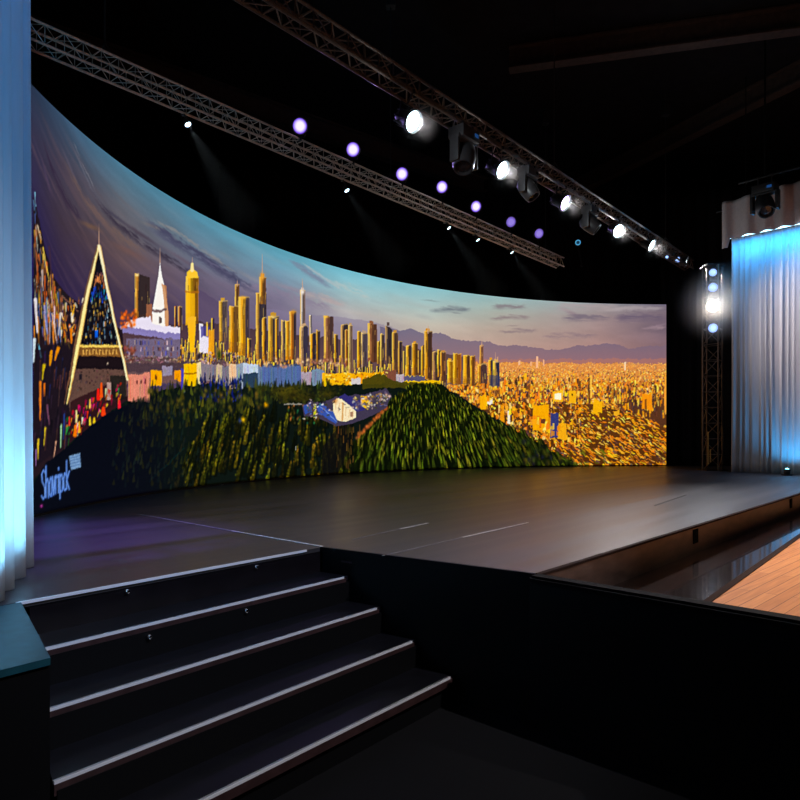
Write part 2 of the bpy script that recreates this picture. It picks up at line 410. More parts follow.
    for q, (x0, x1, y, wd, c) in enumerate([(428, 472, 310, 3, (112, 120, 128)), (490, 528, 307, 3, (128, 116, 122)), (488, 532, 318, 2.4, (140, 124, 126)), (498, 540, 331, 2.2, (138, 120, 124)), (552, 622, 308, 5, (172, 156, 158)), (560, 612, 318, 4, (112, 100, 116)), (612, 667, 318, 5, (104, 90, 110)), (606, 667, 309, 2.5, (170, 158, 162)), (640, 667, 328, 2.2, (164, 138, 146)), (540, 600, 336, 3, (140, 118, 124))]):
        streak([(x0, y + 1), ((x0 + x1) / 2, y - .5), (x1, y)], wd, c, .75, .06, .5, 60 + 2 * q)

    # --- mountains
    poly([(186, 284), (200, 290), (216, 300), (236, 318), (250, 340), (186, 340)], (84, 70, 100), .8, (104, 86, 112))
    poly([(262, 308), (300, 314), (340, 317), (372, 322), (400, 330), (400, 372), (262, 372)], (132, 122, 152), .45, (130, 104, 124))
    poly([(380, 327), (385, 328), (400, 330), (412, 329), (425, 335), (440, 333), (455, 340), (470, 341), (485, 341), (500, 346), (520, 345), (545, 350), (560, 349),
          (578, 345), (590, 346), (607, 343), (615, 344), (628, 349), (645, 346), (668, 346), (668, 372), (380, 372)], (104, 98, 126), .85, (152, 108, 112))
    poly([(470, 360), (667, 358), (667, 372), (470, 372)], (190, 120, 96), .45)

    # --- golden city plain
    poly([(380, 362), (440, 362), (668, 364), (668, 468), (560, 468), (440, 400), (380, 400)], (206, 132, 66), 1, (110, 62, 26))
    gold = [(255, 178, 46), (250, 156, 34), (255, 206, 96), (236, 130, 34), (250, 148, 54), (255, 200, 124)]
    dark = [(66, 42, 30), (90, 56, 36), (56, 40, 44), (120, 70, 40), (84, 62, 70)]
    for i in range(5200):
        y = 363 + 42 * rd.random() ** 1.25; x = rd.uniform(440, 668); k = (y - 360) / 45
        w = .35 + .9 * k * rd.random(); h = .6 + 2.4 * k * (.4 + rd.random())
        c = jit(rd.choice(gold if rd.random() < .74 - .12 * k else dark), .2)
        if y < 372: c = tuple(v * .6 + u * .4 for v, u in zip(c, (246, 178, 122)))
        rect(x - w, x + w, y - h, y, c, .85)
    poly([(470, 363), (668, 364), (668, 380), (470, 384)], (250, 190, 128), .22)
    poly([(606, 402), (640, 400), (668, 398), (668, 428), (640, 418)], (58, 36, 30), .75)
    for i in range(260):
        y = rd.uniform(390, 418); x = rd.uniform(606, 667); h = rd.uniform(2, 7)
        rect(x, x + rd.uniform(.6, 1.6), y - h, y, jit(rd.choice(gold[:3] if rd.random() < .4 else dark), .2), .75)
    poly([(440, 398), (560, 404), (600, 404), (668, 428), (668, 468), (566, 468)], (70, 40, 16), .8)
    for i in range(2700):                           # slanting rows of lit roofs
        x = rd.uniform(440, 668); y = rd.uniform(400, 467)
        if y < 400 + max(0, x - 610) * .45: continue
        ln = rd.uniform(1.2, 5.2) * (.5 + (y - 395) / 70); an = R(rd.uniform(28, 40)) if x > 560 else R(rd.uniform(20, 75))
        c = jit(rd.choice(gold[:5] if rd.random() < .7 else dark), .22)
        seg(x, y, x + ln * math.cos(an), y + ln * math.sin(an), .3 + .6 * rd.random(), .3, c, .9)
    for i in range(900):                            # blocky roofs beside the forest
        x = rd.uniform(436, 580); y = rd.uniform(380, 450)
        if y > 386 + (x - 430) * .52 + 4: continue
        w = rd.uniform(.8, 2.6); h = rd.uniform(1.5, 6)
        c = jit(rd.choice(gold if rd.random() < .6 else dark), .2)
        rect(x, x + w, y - h, y, c, .85, rd.uniform(-.8, .8))
    for (x0, x1, y0, y1, c) in [(553, 563, 391, 402, (250, 186, 50)), (555, 561, 393, 400, (255, 250, 222)), (568, 576, 391, 403, (236, 176, 40)), (571, 573, 394, 396, (90, 60, 20)),
                                (593, 602, 401, 413, (240, 178, 34)), (533, 548, 405, 431, (240, 168, 26)), (540, 545, 419, 424, (90, 50, 40)), (548, 551, 418, 436, (206, 140, 30)), (550, 558, 413, 438, (50, 58, 116)),
                                (558, 566, 424, 440, (236, 170, 40)), (642, 652, 394, 410, (238, 148, 34)), (645, 647, 400, 411, (120, 70, 30)), (664, 667, 376, 412, (240, 160, 70)), (590, 592, 376, 398, (246, 190, 90)), (588, 589.5, 378, 412, (90, 60, 40)),
                                (487, 493, 400, 404, (246, 240, 226)), (480, 486, 396, 410, (240, 172, 30)), (500, 504, 408, 424, (226, 150, 30)), (507, 510, 412, 424, (246, 236, 214)), (614, 620, 412, 416, (226, 170, 50)),
                                (536, 538, 357, 368, (246, 190, 150)), (543, 544.3, 360, 366, (240, 180, 140)), (518, 520, 361, 366, (240, 190, 150)), (624, 625.8, 361, 370, (252, 220, 180)), (530, 532, 362, 367, (236, 176, 130)), (497, 498, 356, 366, (210, 160, 130))]:
        rect(x0, x1, y0, y1, c, .95, rd.uniform(-1, 1))
    for i in range(45):
        u = rd.random(); x = 486 + u * 70 + rd.uniform(-4, 4); y = 402 + u * 34 + rd.uniform(-6, 3)
        rect(x, x + rd.uniform(1.2, 3.4), y - rd.uniform(2, 6), y, jit(rd.choice(gold), .25), .85, rd.uniform(-1, 1))

    # --- skyline base strip and towers
    poly([(118, 330), (200, 322), (300, 335), (400, 345), (470, 358), (470, 384), (400, 388), (300, 384), (118, 384)], (70, 52, 62), 1, (112, 86, 84))
    def tower(x0, x1, yt, yb, g=(236, 168, 40), d=(74, 58, 66), split=.55, slant=0., a=1.):
        wd = x1 - x0; xs = x0 + wd * min(split * .85, .62); d = tuple(v * .66 for v in d)
        if wd > 4 and rd.random() < .5: rect(x0 + wd * .2, x1 - wd * rd.uniform(.2, .45), yt - rd.uniform(1.5, 3.5), yt + 1, tuple(v * .9 for v in g), a)
        rect(x0, x1, yt, yb, d, a, slant)
        rect(x0, xs, yt, yb, g, a, slant * split)
        rect(x0 + (xs - x0) * .62, xs, yt + 1, yb, tuple(v * .58 for v in g), .8, slant * split)
        rect(x0, x0 + max(.8, (xs - x0) * .34), yt + .4, yb - (yb - yt) * .08, jit((255, 204, 84), .06), .8, slant * .2)
        if wd > 3:
            rect(x1 - .7, x1, yt + slant, yb - 4, tuple(min(255, v * 1.7) for v in d), .55)
            for q in range(int(wd * 1.2)):
                xx = rd.uniform(x0, x1); y0 = rd.uniform(yt + 2, yb - 4)
                rect(xx, xx + rd.uniform(.4, .8), y0, y0 + rd.uniform(3, 16), jit((40, 24, 26) if rd.random() < .65 else (250, 190, 90), .2), .45)
            rect(x0, x1, yt, yt + 1., (255, 214, 120), .5, slant)
        y = yt + 1.5
        while y < yb:
            rect(x0 + .5, x1, y, y + .5, (50, 34, 34), .10); y += 1.5
        rect(x0, x1, yb - (yb - yt) * .22, yb, (110, 74, 56), .22)
    for i in range(420):                            # low blocks at the feet of the towers
        x = rd.uniform(176, 445); b = np.interp(x, [176, 300, 445], [352, 368, 384]); y = b + rd.uniform(-6, 10)
        tower(x, x + rd.uniform(1.2, 3.6), y - rd.uniform(3, 15), y + 2, jit(rd.choice(gold), .2), jit(rd.choice([(70, 56, 66), (96, 84, 104), (150, 130, 130), (58, 62, 88)]), .2), rd.uniform(.3, .8), rd.uniform(-1, 1))
    G1, G2, G3, BR, TAN, DK = (236, 160, 30), (246, 174, 36), (210, 126, 36), (150, 98, 66), (206, 168, 116), (72, 58, 64)
    for args in [
            (135, 150, 273, 326, (220, 146, 50), (78, 60, 62), .27, 5), (174, 177, 307, 330, (200, 112, 66), DK, .6), (178, 182, 306, 326, (206, 120, 76), DK, .6),
            (211, 214, 318, 346, G1, (60, 54, 96), .5), (219, 227.5, 301, 342, (226, 172, 56), (132, 112, 110), .45), (234.5, 239, 284, 346, (214, 150, 66), (130, 86, 50), .6), (229, 239, 306, 352, G1, (170, 116, 50), .6),
            (238.5, 249.5, 297, 356, G2, (96, 80, 96), .78), (255.7, 266.5, 293, 358, (206, 150, 60), (88, 76, 88), .35), (259, 266, 277, 304, (222, 146, 40), (140, 90, 50), .7),
            (262, 266.5, 318, 360, G1, DK, .8), (268, 279, 316, 362, (216, 160, 50), (86, 70, 78), .5), (275, 278.5, 318, 362, G1, DK, .9), (281, 288, 320, 362, TAN, (90, 80, 96), .4), (285, 294, 320, 360, G1, DK, .5), (289, 296, 311, 360, G3, (80, 66, 76), .8),
            (247, 251, 338, 358, G1, DK, .6), (300, 305, 290, 340, (226, 214, 206), (150, 120, 110), .6), (299.5, 308, 326, 366, (222, 178, 130), (86, 76, 100), .5), (309, 312, 315, 345, (240, 224, 206), (150, 136, 140), .7), (310, 316, 333, 366, G1, (60, 54, 74), .5),
            (316, 320, 330, 366, G1, DK, .5), (323.7, 333.5, 315, 362, (158, 102, 70), (110, 76, 70), .8, 2.5), (334, 338, 334, 364, G1, DK, .6), (340.6, 348, 324, 364, (190, 146, 90), (70, 58, 72), .45), (345, 349, 330, 366, (160, 90, 40), (120, 70, 50), .7),
            (348, 352.5, 325, 382, TAN, (150, 116, 96), .7), (357, 361, 332, 368, G2, DK, .8), (361, 367.5, 333, 368, (200, 170, 140), (110, 96, 110), .4), (367.5, 377, 323, 362, (156, 96, 58), (122, 74, 52), .8, 2), (377, 381, 340, 364, G2, (80, 66, 50), .5),
            (380, 384, 334, 368, (226, 178, 100), DK, .5), (385, 392, 325, 364, (100, 80, 78), (72, 60, 70), .5, 5), (392, 398, 332, 372, (222, 160, 60), (120, 88, 70), .5, 1), (398, 402, 342, 374, (180, 120, 60), DK, .4), (403, 405, 350, 376, (240, 196, 100), DK, .7),
            (406, 411, 345, 376, G2, DK, .7), (412, 418, 343, 376, G1, (120, 80, 40), .6), (418, 421, 350, 376, (130, 80, 50), DK, .5), (421, 424, 345, 376, G2, DK, .7), (424, 432, 331, 380, G1, (100, 66, 50), .55), (432, 439, 352, 382, (176, 130, 100), DK, .5),
            (437, 441, 349, 378, G2, DK, .6), (440, 446, 351, 382, (226, 150, 50), (130, 84, 60), .4), (447, 453, 361, 384, G2, (190, 130, 40), .8), (453, 461, 353, 384, G2, (206, 120, 40), .5), (463, 470, 355, 384, G2, (130, 84, 50), .65), (470, 475, 356, 386, G1, (150, 92, 50), .5),
            (479.5, 483.5, 345, 372, (200, 130, 70), (150, 100, 80), .6), (477.5, 487, 364, 384, (230, 150, 50), (110, 80, 80), .4), (488.5, 494, 360, 386, G2, (50, 54, 90), .5), (493, 499.5, 361, 386, (246, 200, 90), (60, 62, 92), .55)]:
        tower(*args)
    rect(489, 500, 376, 387, (58, 62, 96), .6)
    # caps, spires and domes
    for (x, y0, y1, w) in [(262, 254, 278, .6), (302.3, 279, 292, .5), (192, 257, 270, .5), (99, 224, 250, .5), (160, 248, 264, .5), (428, 326, 333, .7), (481.5, 340, 347, .7), (495.5, 352, 362, .6), (237, 280, 286, .7)]:
        seg(x, y0, x, y1, .15, w, (206, 160, 130), .85)
    blob(293, 312, 3, 2.5, (214, 146, 40)); blob(273, 317, 3.5, 1.5, (240, 206, 120)); blob(243, 298, 4, 2.2, (236, 176, 60)); blob(326, 317, 3, 1.6, (255, 200, 70)); blob(137, 275, 2, 1.6, (255, 226, 160))
    blob(262, 277, 3, 5, (232, 160, 50)); blob(302.5, 292, 2.2, 3, (242, 232, 220))
    # yellow tower
    tower(185.5, 198.5, 276, 325, (252, 190, 26), (196, 128, 22), .7); poly([(186, 278), (187, 272), (192, 268), (197, 272), (198, 278)], (255, 200, 50)); rect(185, 199, 291, 293, (180, 110, 20), .7)
    rect(186, 195, 293, 322, (252, 186, 16), .8); poly([(187, 318), (196, 318), (194, 352), (190, 352)], (246, 184, 40)); seg(192, 264, 192, 270, 1.5, 2, (255, 226, 150))
    # white spired monument on its palace
    poly([(160, 262), (161.5, 275), (165, 290), (168, 312), (168, 330), (150, 330), (152.5, 310), (156, 290), (158.5, 275)], (250, 244, 236))
    poly([(161.5, 284), (166, 286), (168.5, 316), (168, 328), (165, 328), (163.5, 300)], (196, 128, 74), .8)
    rect(152, 167, 309.5, 312, (92, 66, 70), .8); rect(158.5, 161.5, 317, 323, (80, 60, 60), .9); rect(146, 152, 304, 322, (170, 104, 70), .85)
    poly([(141, 318), (150, 316), (152, 324), (168, 326), (180, 328), (180, 338), (122, 330), (126, 322)], (232, 224, 240))
    poly([(120, 326), (142, 329), (180, 334), (180, 340), (120, 333)], (138, 128, 176)); rect(126, 180, 339, 357, (112, 100, 122))
    for i in range(60):
        x = rd.uniform(126, 178); y = rd.choice([341, 347, 352]); rect(x, x + 1.2, y, y + 4, jit(rd.choice([(50, 40, 54), (84, 86, 150), (196, 176, 176), (120, 84, 76)]), .2), .85)
    for i in range(50):
        x = rd.uniform(121, 136); y = rd.uniform(311, 328); blob(x, y, 1.4, 1.8, jit((206, 92, 26), .35), .9)
    for i in range(40):
        x = rd.uniform(122, 136); y = rd.uniform(346, 362); blob(x, y, 1.6, 1.6, jit((120, 64, 50), .4), .8)
    for i in range(120):
        x = rd.uniform(122, 198); y = 356 + (x - 122) * .05 + rd.uniform(-2, 7); rect(x, x + rd.uniform(1, 3), y, y + 1.4, jit((132, 106, 104), .5), .8)
    poly([(122, 364), (198, 362), (198, 372), (122, 372)], (66, 52, 60), .7)
    for (x0, x1, y0, y1) in [(199, 203, 324, 352), (203, 210, 336, 354)]: rect(x0, x1, y0, y1, (234, 228, 240))
    rect(200.5, 209, 326, 337, (70, 64, 140), .8); rect(208, 214, 330, 358, (230, 160, 40), .9); rect(206, 207.5, 322, 336, (240, 190, 60))
    for i in range(60):
        x = rd.uniform(198, 240); y = rd.uniform(352, 364); rect(x, x + rd.uniform(1, 3), y, y + rd.uniform(1, 3), jit(rd.choice([(70, 56, 70), (150, 130, 140), (210, 180, 170), (110, 60, 40)]), .2), .9)
    blob(219, 356, 2.5, 7, (40, 56, 20)); 
    # dark band of trees below, then the block buildings
    poly([(60, 400), (128, 396), (200, 384), (300, 384), (395, 382), (440, 384), (575, 468), (575, 520), (33, 540), (33, 470), (60, 445)], (13, 20, 17))
    for (x0, x1, y0, y1, c, sl) in [(128, 149, 375, 402, (212, 138, 118), -2), (150, 161, 371, 386, (240, 164, 24), -1), (162, 172, 366, 376, (150, 140, 160), 0), (174, 181, 371, 381, (240, 150, 24), 0), (181, 184.5, 369, 393, (72, 70, 164), 0), (184, 197, 364, 386, (242, 184, 20), 0),
                                    (197, 201, 363, 384, (236, 214, 164), 0), (201, 216, 364, 382, (134, 122, 130), 1), (216, 222, 365, 384, (196, 176, 150), 1), (222, 229, 366, 386, (120, 116, 128), 0), (229, 236, 364, 388, (230, 196, 160), 0), (236, 243, 364, 390, (148, 158, 172), 0),
                                    (243, 258, 364, 374, (196, 208, 224), 0), (243, 258, 373, 388, (44, 62, 82), 0), (258, 263, 366, 386, (112, 126, 150), 0), (262, 301, 365, 387, (88, 108, 152), 1.2), (301, 312, 372, 385, (170, 156, 166), 0), (312, 324, 370, 386, (120, 140, 160), 0),
                                    (322, 352, 373, 385, (240, 178, 36), 0), (352, 386, 373, 384, (236, 168, 30), 0), (384, 396, 370, 388, (120, 76, 60), 0), (396, 404, 374, 384, (190, 176, 180), 0), (404, 425, 377, 384, (88, 84, 110), 0), (404, 440, 381.5, 385, (246, 184, 30), 0)]:
        rect(x0, x1, y0, y1, c, 1, sl)
        for k in range(int((x1 - x0) / 1.6)):
            xx = rd.uniform(x0, x1 - .6); rect(xx, xx + rd.uniform(.4, .9), y0 + rd.uniform(1, 4), y1 - rd.uniform(0, 4), tuple(v * rd.uniform(.55, 1.15) for v in c), .5)
    rect(262, 301, 364.6, 366.4, (60, 72, 100)); rect(184, 197, 373, 374.5, (150, 96, 20)); rect(155, 157, 376, 380, (90, 40, 20))
    for q in range(3): rect(136 + q * 4, 137.2 + q * 4, 380, 384, (110, 56, 56))
    for i in range(70):
        x = rd.uniform(322, 386); y = rd.uniform(374, 384); rect(x, x + rd.uniform(.8, 3), y - 1.5, y, jit(rd.choice([(255, 220, 120), (150, 90, 30), (226, 150, 30)]), .2), .8)
    for i in range(90):
        x = rd.uniform(262, 350); y = rd.uniform(358, 368); blob(x, y, 1.3, 1.6, jit(rd.choice([(240, 200, 150), (190, 140, 110), (120, 80, 80)]), .2), .8)
    rect(351, 360, 378, 384, (206, 206, 220), .9)
    poly([(362, 380), (378, 374), (400, 382), (440, 384), (400, 388), (362, 388)], (64, 60, 18), .95)
    # trees in front of the blocks
    for i in range(130):
        x = rd.uniform(200, 243); y = rd.uniform(380, 402); seg(x, y, x + rd.uniform(-1, 1), y - rd.uniform(3, 8), .8, .2, jit((22, 36, 110) if rd.random() < .6 else (14, 18, 50), .4), .9)
    for i in range(420):
        x = rd.uniform(128, 330); y = rd.uniform(384, 425) if x < 260 else rd.uniform(384, 400)
        if x < 150 and y < 400: continue
        c = jit(rd.choice([(70, 72, 24), (40, 46, 18), (16, 22, 16), (12, 16, 18), (26, 34, 20)]), .3)
        seg(x, y + 3, x + rd.uniform(-1, 1), y - rd.uniform(2, 7), 1.5, .3, c, .75)
    for (x, y, rx, ry, c) in [(291, 393, 20, 7, (66, 60, 18)), (285, 390, 14, 4, (84, 76, 22)), (296, 398, 20, 5, (44, 38, 14)), (328, 394, 10, 6, (60, 54, 18)), (262, 388, 8, 5, (40, 46, 18))]: blob(x, y, rx, ry, c, .9)
    for i in range(160):
        x = rd.uniform(270, 345); y = rd.uniform(384, 402); blob(x, y, 1.6, 1.2, jit(rd.choice([(20, 24, 12), (60, 58, 18), (34, 34, 14)]), .3), .6)

    # --- conifers, left stand (leaning) and the big stand fanning from its ridge
    poly([(415, 384), (440, 386), (466, 404), (500, 424), (530, 438), (560, 456), (580, 470), (336, 474), (350, 446), (372, 420), (392, 400)], (15, 22, 6))
    rows = []
    for i in range(780):
        v = rd.random() ** .8; y = 386 + v * 86
        xl = np.interp(y, [384, 400, 420, 446, 474], [410, 392, 372, 352, 336]); xr = np.interp(y, [384, 404, 424, 438, 456, 470], [430, 466, 500, 530, 560, 580])
        rows.append((y, rd.uniform(xl, xr)))
    for y, x in sorted(rows):
        k = (y - 384) / 86; h = 2.6 + 11 * k; lean = np.clip((x - 400) / 150 * (-.6), -.42, .3); w = .7 + 1.75 * k
        c = jit(rd.choice([(76, 86, 22), (100, 106, 28), (52, 64, 18), (36, 46, 12), (116, 116, 34), (60, 70, 20)]), .28)
        if x > 520: c = tuple(q * .8 for q in c)
        seg(x + .8 * w, y + h * .2, x + .8 * w + lean * h, y - h * .7, w * 1.25, .3, (8, 13, 5), .9)
        seg(x, y + .2 * h, x + lean * h, y - h * .8, w * .6, .12, tuple(q * .55 for q in c), .85); seg(x - .25 * w, y - .05 * h, x + lean * h, y - h * .8, w * .4, .12, c, .85)
        seg(x - .3 * w, y - h * .2, x - .3 * w + lean * h * .6, y - h * .75, w * .2, .1, tuple(min(255, q * 1.4) for q in c), .6)
    rows = []
    for i in range(230):
        x = rd.uniform(176, 352); top = np.interp(x, [176, 200, 250, 300, 352], [474, 428, 408, 410, 420]); y = rd.uniform(top + 6, 486)
        rows.append((y, x))
    for y, x in sorted(rows):
        h = rd.uniform(11, 21); lean = np.interp(x, [176, 240, 300, 352], [.3, .26, .1, .0])
        c = jit(rd.choice([(90, 84, 20), (64, 62, 16), (40, 42, 12), (110, 100, 28), (26, 28, 10), (18, 22, 10)]), .3)
        seg(x + 2, y + 2, x + 2 + lean * h, y - h, 2.2, .4, (8, 12, 8), .8)
        seg(x, y, x + lean * h, y - h, 2.2, .2, tuple(q * .55 for q in c), .8)
        for q in range(9):
            v = rd.random() ** .8; ww = 2.1 * (1 - v) + .3
            blob(x + lean * h * v + rd.uniform(-ww, ww) - .3, y - h * v, .9, 1.4, jit(c, .35), .8)
    poly([(100, 470), (176, 440), (186, 488), (100, 510)], (10, 15, 17), .75)
    for i in range(120):
        x = rd.uniform(90, 200); y = rd.uniform(405, 490); seg(x, y, x + 1, y - rd.uniform(4, 9), 1.2, .2, jit((20, 28, 24), .4), .5)
    seg(150, 482, 184, 448, .9, .6, (12, 44, 44), .5)
    # dark gap and the trunks at the middle, the path
    poly([(322, 448), (340, 424), (352, 420), (350, 446), (338, 474), (322, 474)], (14, 13, 14), .75)
    for i in range(46):
        u = rd.random(); x = 356 + 32 * u; y = 438 - 32 * u; blob(x + rd.uniform(-1, 1), y + rd.uniform(-1, 1), 1.6, 2, jit((176, 96, 50), .35), .8)
    for i in range(30):
        x = rd.uniform(336, 360); y = rd.uniform(432, 470); seg(x, y, x, y - rd.uniform(4, 9), .5, .3, jit((92, 66, 30), .4), .7)
    for i in range(60):                              # dark bank of the right stand, orange touches
        x = rd.uniform(520, 580); y = rd.uniform(440, 468); 
        if y < 434 + (x - 520) * .5: continue
        blob(x, y, 2.2, 3.5, jit(rd.choice([(18, 24, 20), (50, 60, 18), (24, 22, 36), (96, 80, 24)]), .3), .8)
    for i in range(36):
        x = rd.uniform(560, 606); y = rd.uniform(448, 467); seg(x, y, x + 4, y + 3, .5, .4, jit((90, 96, 24), .3), .7)
    # --- village
    poly([(302, 404), (312, 402), (322, 403), (334, 398), (348, 396), (366, 394), (380, 390), (386, 388), (391, 396), (386, 408), (372, 416), (352, 424), (336, 426), (318, 418), (304, 416)], (66, 58, 78), .95)
    poly([(316, 405), (322, 404), (338, 416), (336, 424), (326, 418), (318, 412)], (60, 84, 156)); poly([(303, 405), (311, 404), (312, 412), (305, 414)], (54, 80, 150)); rect(313.5, 316, 404, 418, (206, 206, 40), .9)
    for q in range(4): seg(318 + q * 3, 406 + q * 2.2, 330 + q * 2.4, 415 + q * 2.4, .35, .35, (120, 146, 206), .8)
    poly([(333, 402), (338, 399), (346, 402), (356, 410), (356, 418), (345, 422), (337, 420), (333, 412)], (246, 226, 190)); poly([(337, 398), (345, 394), (362, 402), (365, 410), (356, 412), (346, 402)], (52, 48, 104))
    seg(343, 404, 342, 420, .9, .9, (198, 150, 90), .8); rect(350, 353, 412, 417, (140, 100, 80), .8); poly([(360, 396), (366, 396), (370, 402), (368, 410), (362, 406)], (246, 186, 40)); blob(335, 402, 2.5, 2.5, (196, 130, 60))
    for i in range(90):
        x = rd.uniform(352, 390); y = 394 + (388 - x) * .25 + rd.uniform(-3, 8); blob(x, y, 1.2, 1.4, jit(rd.choice([(240, 226, 210), (206, 176, 150), (110, 96, 120), (70, 60, 84), (236, 176, 60)]), .2), .85)
    for i in range(40):
        x = rd.uniform(288, 320); y = rd.uniform(405, 424); blob(x, y, 1., 1.6, jit(rd.choice([(190, 120, 60), (40, 110, 70), (60, 56, 30), (120, 80, 40)]), .3), .8)
    for i in range(170):
        u = rd.random(); x = 304 + 84 * u; y = 408 - 10 * u + rd.uniform(-6, 12) * (1 - .4 * u)
        if 331 < x < 362 and y < 421 and rd.random() < .8: continue
        c = jit(rd.choice([(70, 90, 150), (50, 46, 70), (30, 28, 40), (200, 180, 160), (120, 90, 70), (90, 84, 110), (230, 220, 210), (60, 66, 30)]), .25)
        seg(x, y, x + rd.uniform(-2, 3), y + rd.uniform(-1, 2), .7, .4, c, .8)
    for q in range(6): seg(336 + q * 3.4, 402 + q * 1.9, 336 + q * 3.4 - 1, 410 + q * 1.9, .5, .3, (206, 168, 120), .6)
    blob(266, 405, 2.4, 3.2, (220, 160, 20)); blob(243, 420, 2.2, 3., (236, 186, 30)); blob(240, 421, 2, 3, (60, 80, 150), .6); rect(284, 302, 403.5, 405, (176, 170, 160), .7)
    rect(295, 296, 446, 450, (206, 206, 200), .6)

    # --- left edge: tall stretched facades, flags, the A-frame hall
    poly([(33, 196), (36, 206), (44, 246), (54, 278), (66, 294), (80, 305), (122, 330), (128, 400), (90, 426), (66, 447), (33, 480)], (34, 24, 30))
    pal = [(150, 92, 46), (206, 130, 40), (90, 60, 46), (40, 40, 66), (186, 176, 170), (226, 190, 70), (30, 26, 30), (60, 84, 130), (120, 70, 44), (200, 96, 40), (22, 22, 26), (24, 20, 22)]
    for i in range(300):
        x = rd.uniform(33, 66); top = np.interp(x, [33, 36, 44, 54, 66], [198, 208, 250, 280, 296]); y0 = rd.uniform(top, 330); h = rd.uniform(6, 26)
        ln = rd.uniform(0, 1.6)
        seg(x, y0, x + ln, min(y0 + h, 345), .35 + rd.random() * .6, .3, jit(rd.choice(pal), .25), .85)
    for i in range(60):
        x = rd.uniform(60, 84); y = rd.uniform(298, 344); seg(x, y, x + rd.uniform(-2, 2), y + rd.uniform(2, 6), .9, .4, jit(rd.choice([(160, 110, 70), (206, 150, 60), (90, 60, 50), (236, 210, 190), (196, 90, 26), (60, 44, 60)]), .25), .85)
    for (x0, y0, x1, y1, w, c) in [(35, 300, 37, 333, 1.6, (226, 220, 226)), (44, 306, 47, 334, 1., (150, 150, 196)), (52, 314, 56, 340, .7, (206, 190, 180)), (60, 314, 58.5, 336, .9, (214, 206, 200)), (34, 340, 33, 362, 1.6, (210, 226, 236)), (38, 345, 41, 358, .8, (120, 196, 226)), (72, 314, 72, 322, 1.4, (240, 226, 206)),
                                   (34.5, 192, 35.5, 206, .6, (120, 180, 206)), (74, 306, 72, 316, .8, (236, 176, 40)), (71, 330, 71, 344, 1.4, (226, 130, 26)), (62, 296, 78, 312, .8, (120, 84, 70)), (49, 247, 52, 290, .8, (60, 40, 60)), (43, 248, 49, 282, .6, (236, 196, 70)), (37, 225, 41, 240, .6, (206, 180, 150))]:
        seg(x0, y0, x1, y1, w, w * .5, c, .9)
    poly([(36, 352), (60, 342), (72, 344), (70, 440), (33, 470), (33, 380)], (26, 20, 28), .7)
    for i in range(70):
        x = rd.uniform(34, 66); y = rd.uniform(345, 440); seg(x, y, x - 1, y + rd.uniform(8, 20), .7, .3, jit(rd.choice([(50, 34, 50), (30, 34, 66), (70, 46, 40), (18, 16, 22), (40, 24, 50)]), .3), .7)
    for (x0, y0, x1, y1, w, c) in [(58, 348, 55, 360, 1.6, (226, 142, 26)), (51, 352, 50, 366, 1.6, (220, 146, 24)), (44, 365, 42, 380, 1.4, (196, 170, 30)), (40, 382, 40, 420, 1.3, (222, 126, 40)), (44, 384, 44, 396, 1., (206, 110, 30)), (45, 428, 44, 446, .9, (206, 180, 50)), (38, 440, 38, 460, .9, (222, 190, 50)), (47, 405, 49, 425, 1, (110, 70, 90)),
                                   (56, 442, 53, 460, .7, (222, 170, 140)), (61, 425, 60.5, 448, .7, (150, 196, 150)), (64, 415, 63, 440, 1., (40, 60, 120)), (36, 450, 36, 466, .7, (150, 110, 160))]:
        seg(x0, y0, x1, y1, w, w * .4, c, .9)
    # wall, flags under the hall
    poly([(76, 366), (126, 368), (127, 396), (100, 408), (70, 420), (68, 396)], (96, 72, 64), .95)
    for i in range(90):
        x = rd.uniform(76, 126); y = rd.uniform(370, 392); rect(x, x + 1.4, y, y + 1.6, jit((70, 50, 50), .5), .7)
    poly([(70, 402), (100, 388), (112, 382), (116, 394), (128, 398), (100, 420), (68, 444)], (44, 22, 26), .9); rect(110, 126, 376, 400, (24, 24, 22), .8); rect(107, 111, 383, 400, (190, 160, 150), .9)
    fl = [(214, 26, 40), (226, 30, 120), (206, 30, 110), (226, 120, 30), (236, 190, 60), (40, 120, 60), (130, 30, 60), (230, 60, 30), (236, 220, 180), (30, 36, 90)]
    for i in range(80):
        u = rd.random(); x = 66 + 56 * u; y = 440 - 46 * u + rd.uniform(-28, 2) * (1 - .45 * u)
        seg(x, y, x - .8, y + rd.uniform(2, 7), .5 + rd.random() * .7, .3, jit(tuple(v * .85 for v in rd.choice(fl)), .35), .85)
    for (x, y, w, h, c) in [(98, 396, 1.6, 6, (226, 40, 30)), (101, 392, 1.6, 8, (232, 90, 30)), (119, 405, 1.6, 4, (230, 40, 60)), (103, 412, 2.4, 4, (236, 70, 30)), (75, 432, 2, 6, (236, 120, 20)), (79, 428, 1.4, 6, (236, 170, 50)), (90, 422, 1.2, 4, (226, 200, 60)), (76, 418, 1.1, 7, (222, 206, 150)), (94, 421, 1.2, 3, (226, 190, 40)), (90, 405, 1, 5, (236, 190, 90)), (69, 422, 1, 5, (206, 60, 50))]:
        seg(x, y - h, x, y + h * .6, w * .6, w, c, .95)
    for q in range(12):
        xr = 104 + q * 6
        poly([(33, 485), (45, 464), (68, 447), (90, 426), (104, 416)] + ([(116, 410)] if xr > 116 else []) + [(xr, max(396, 416 - (xr - 104) * .5)), (xr, 520), (33, 540)], (9, 11, 20), .26)
    for i in range(170):
        x = rd.uniform(112, 190); y = rd.uniform(404 if x > 128 else 420, 488)
        seg(x, y, x + rd.uniform(-.5, 2), y - rd.uniform(4, 10), 1.3, .2, jit(rd.choice([(24, 30, 26), (36, 38, 22), (14, 22, 24), (44, 44, 20)]), .3), .5)
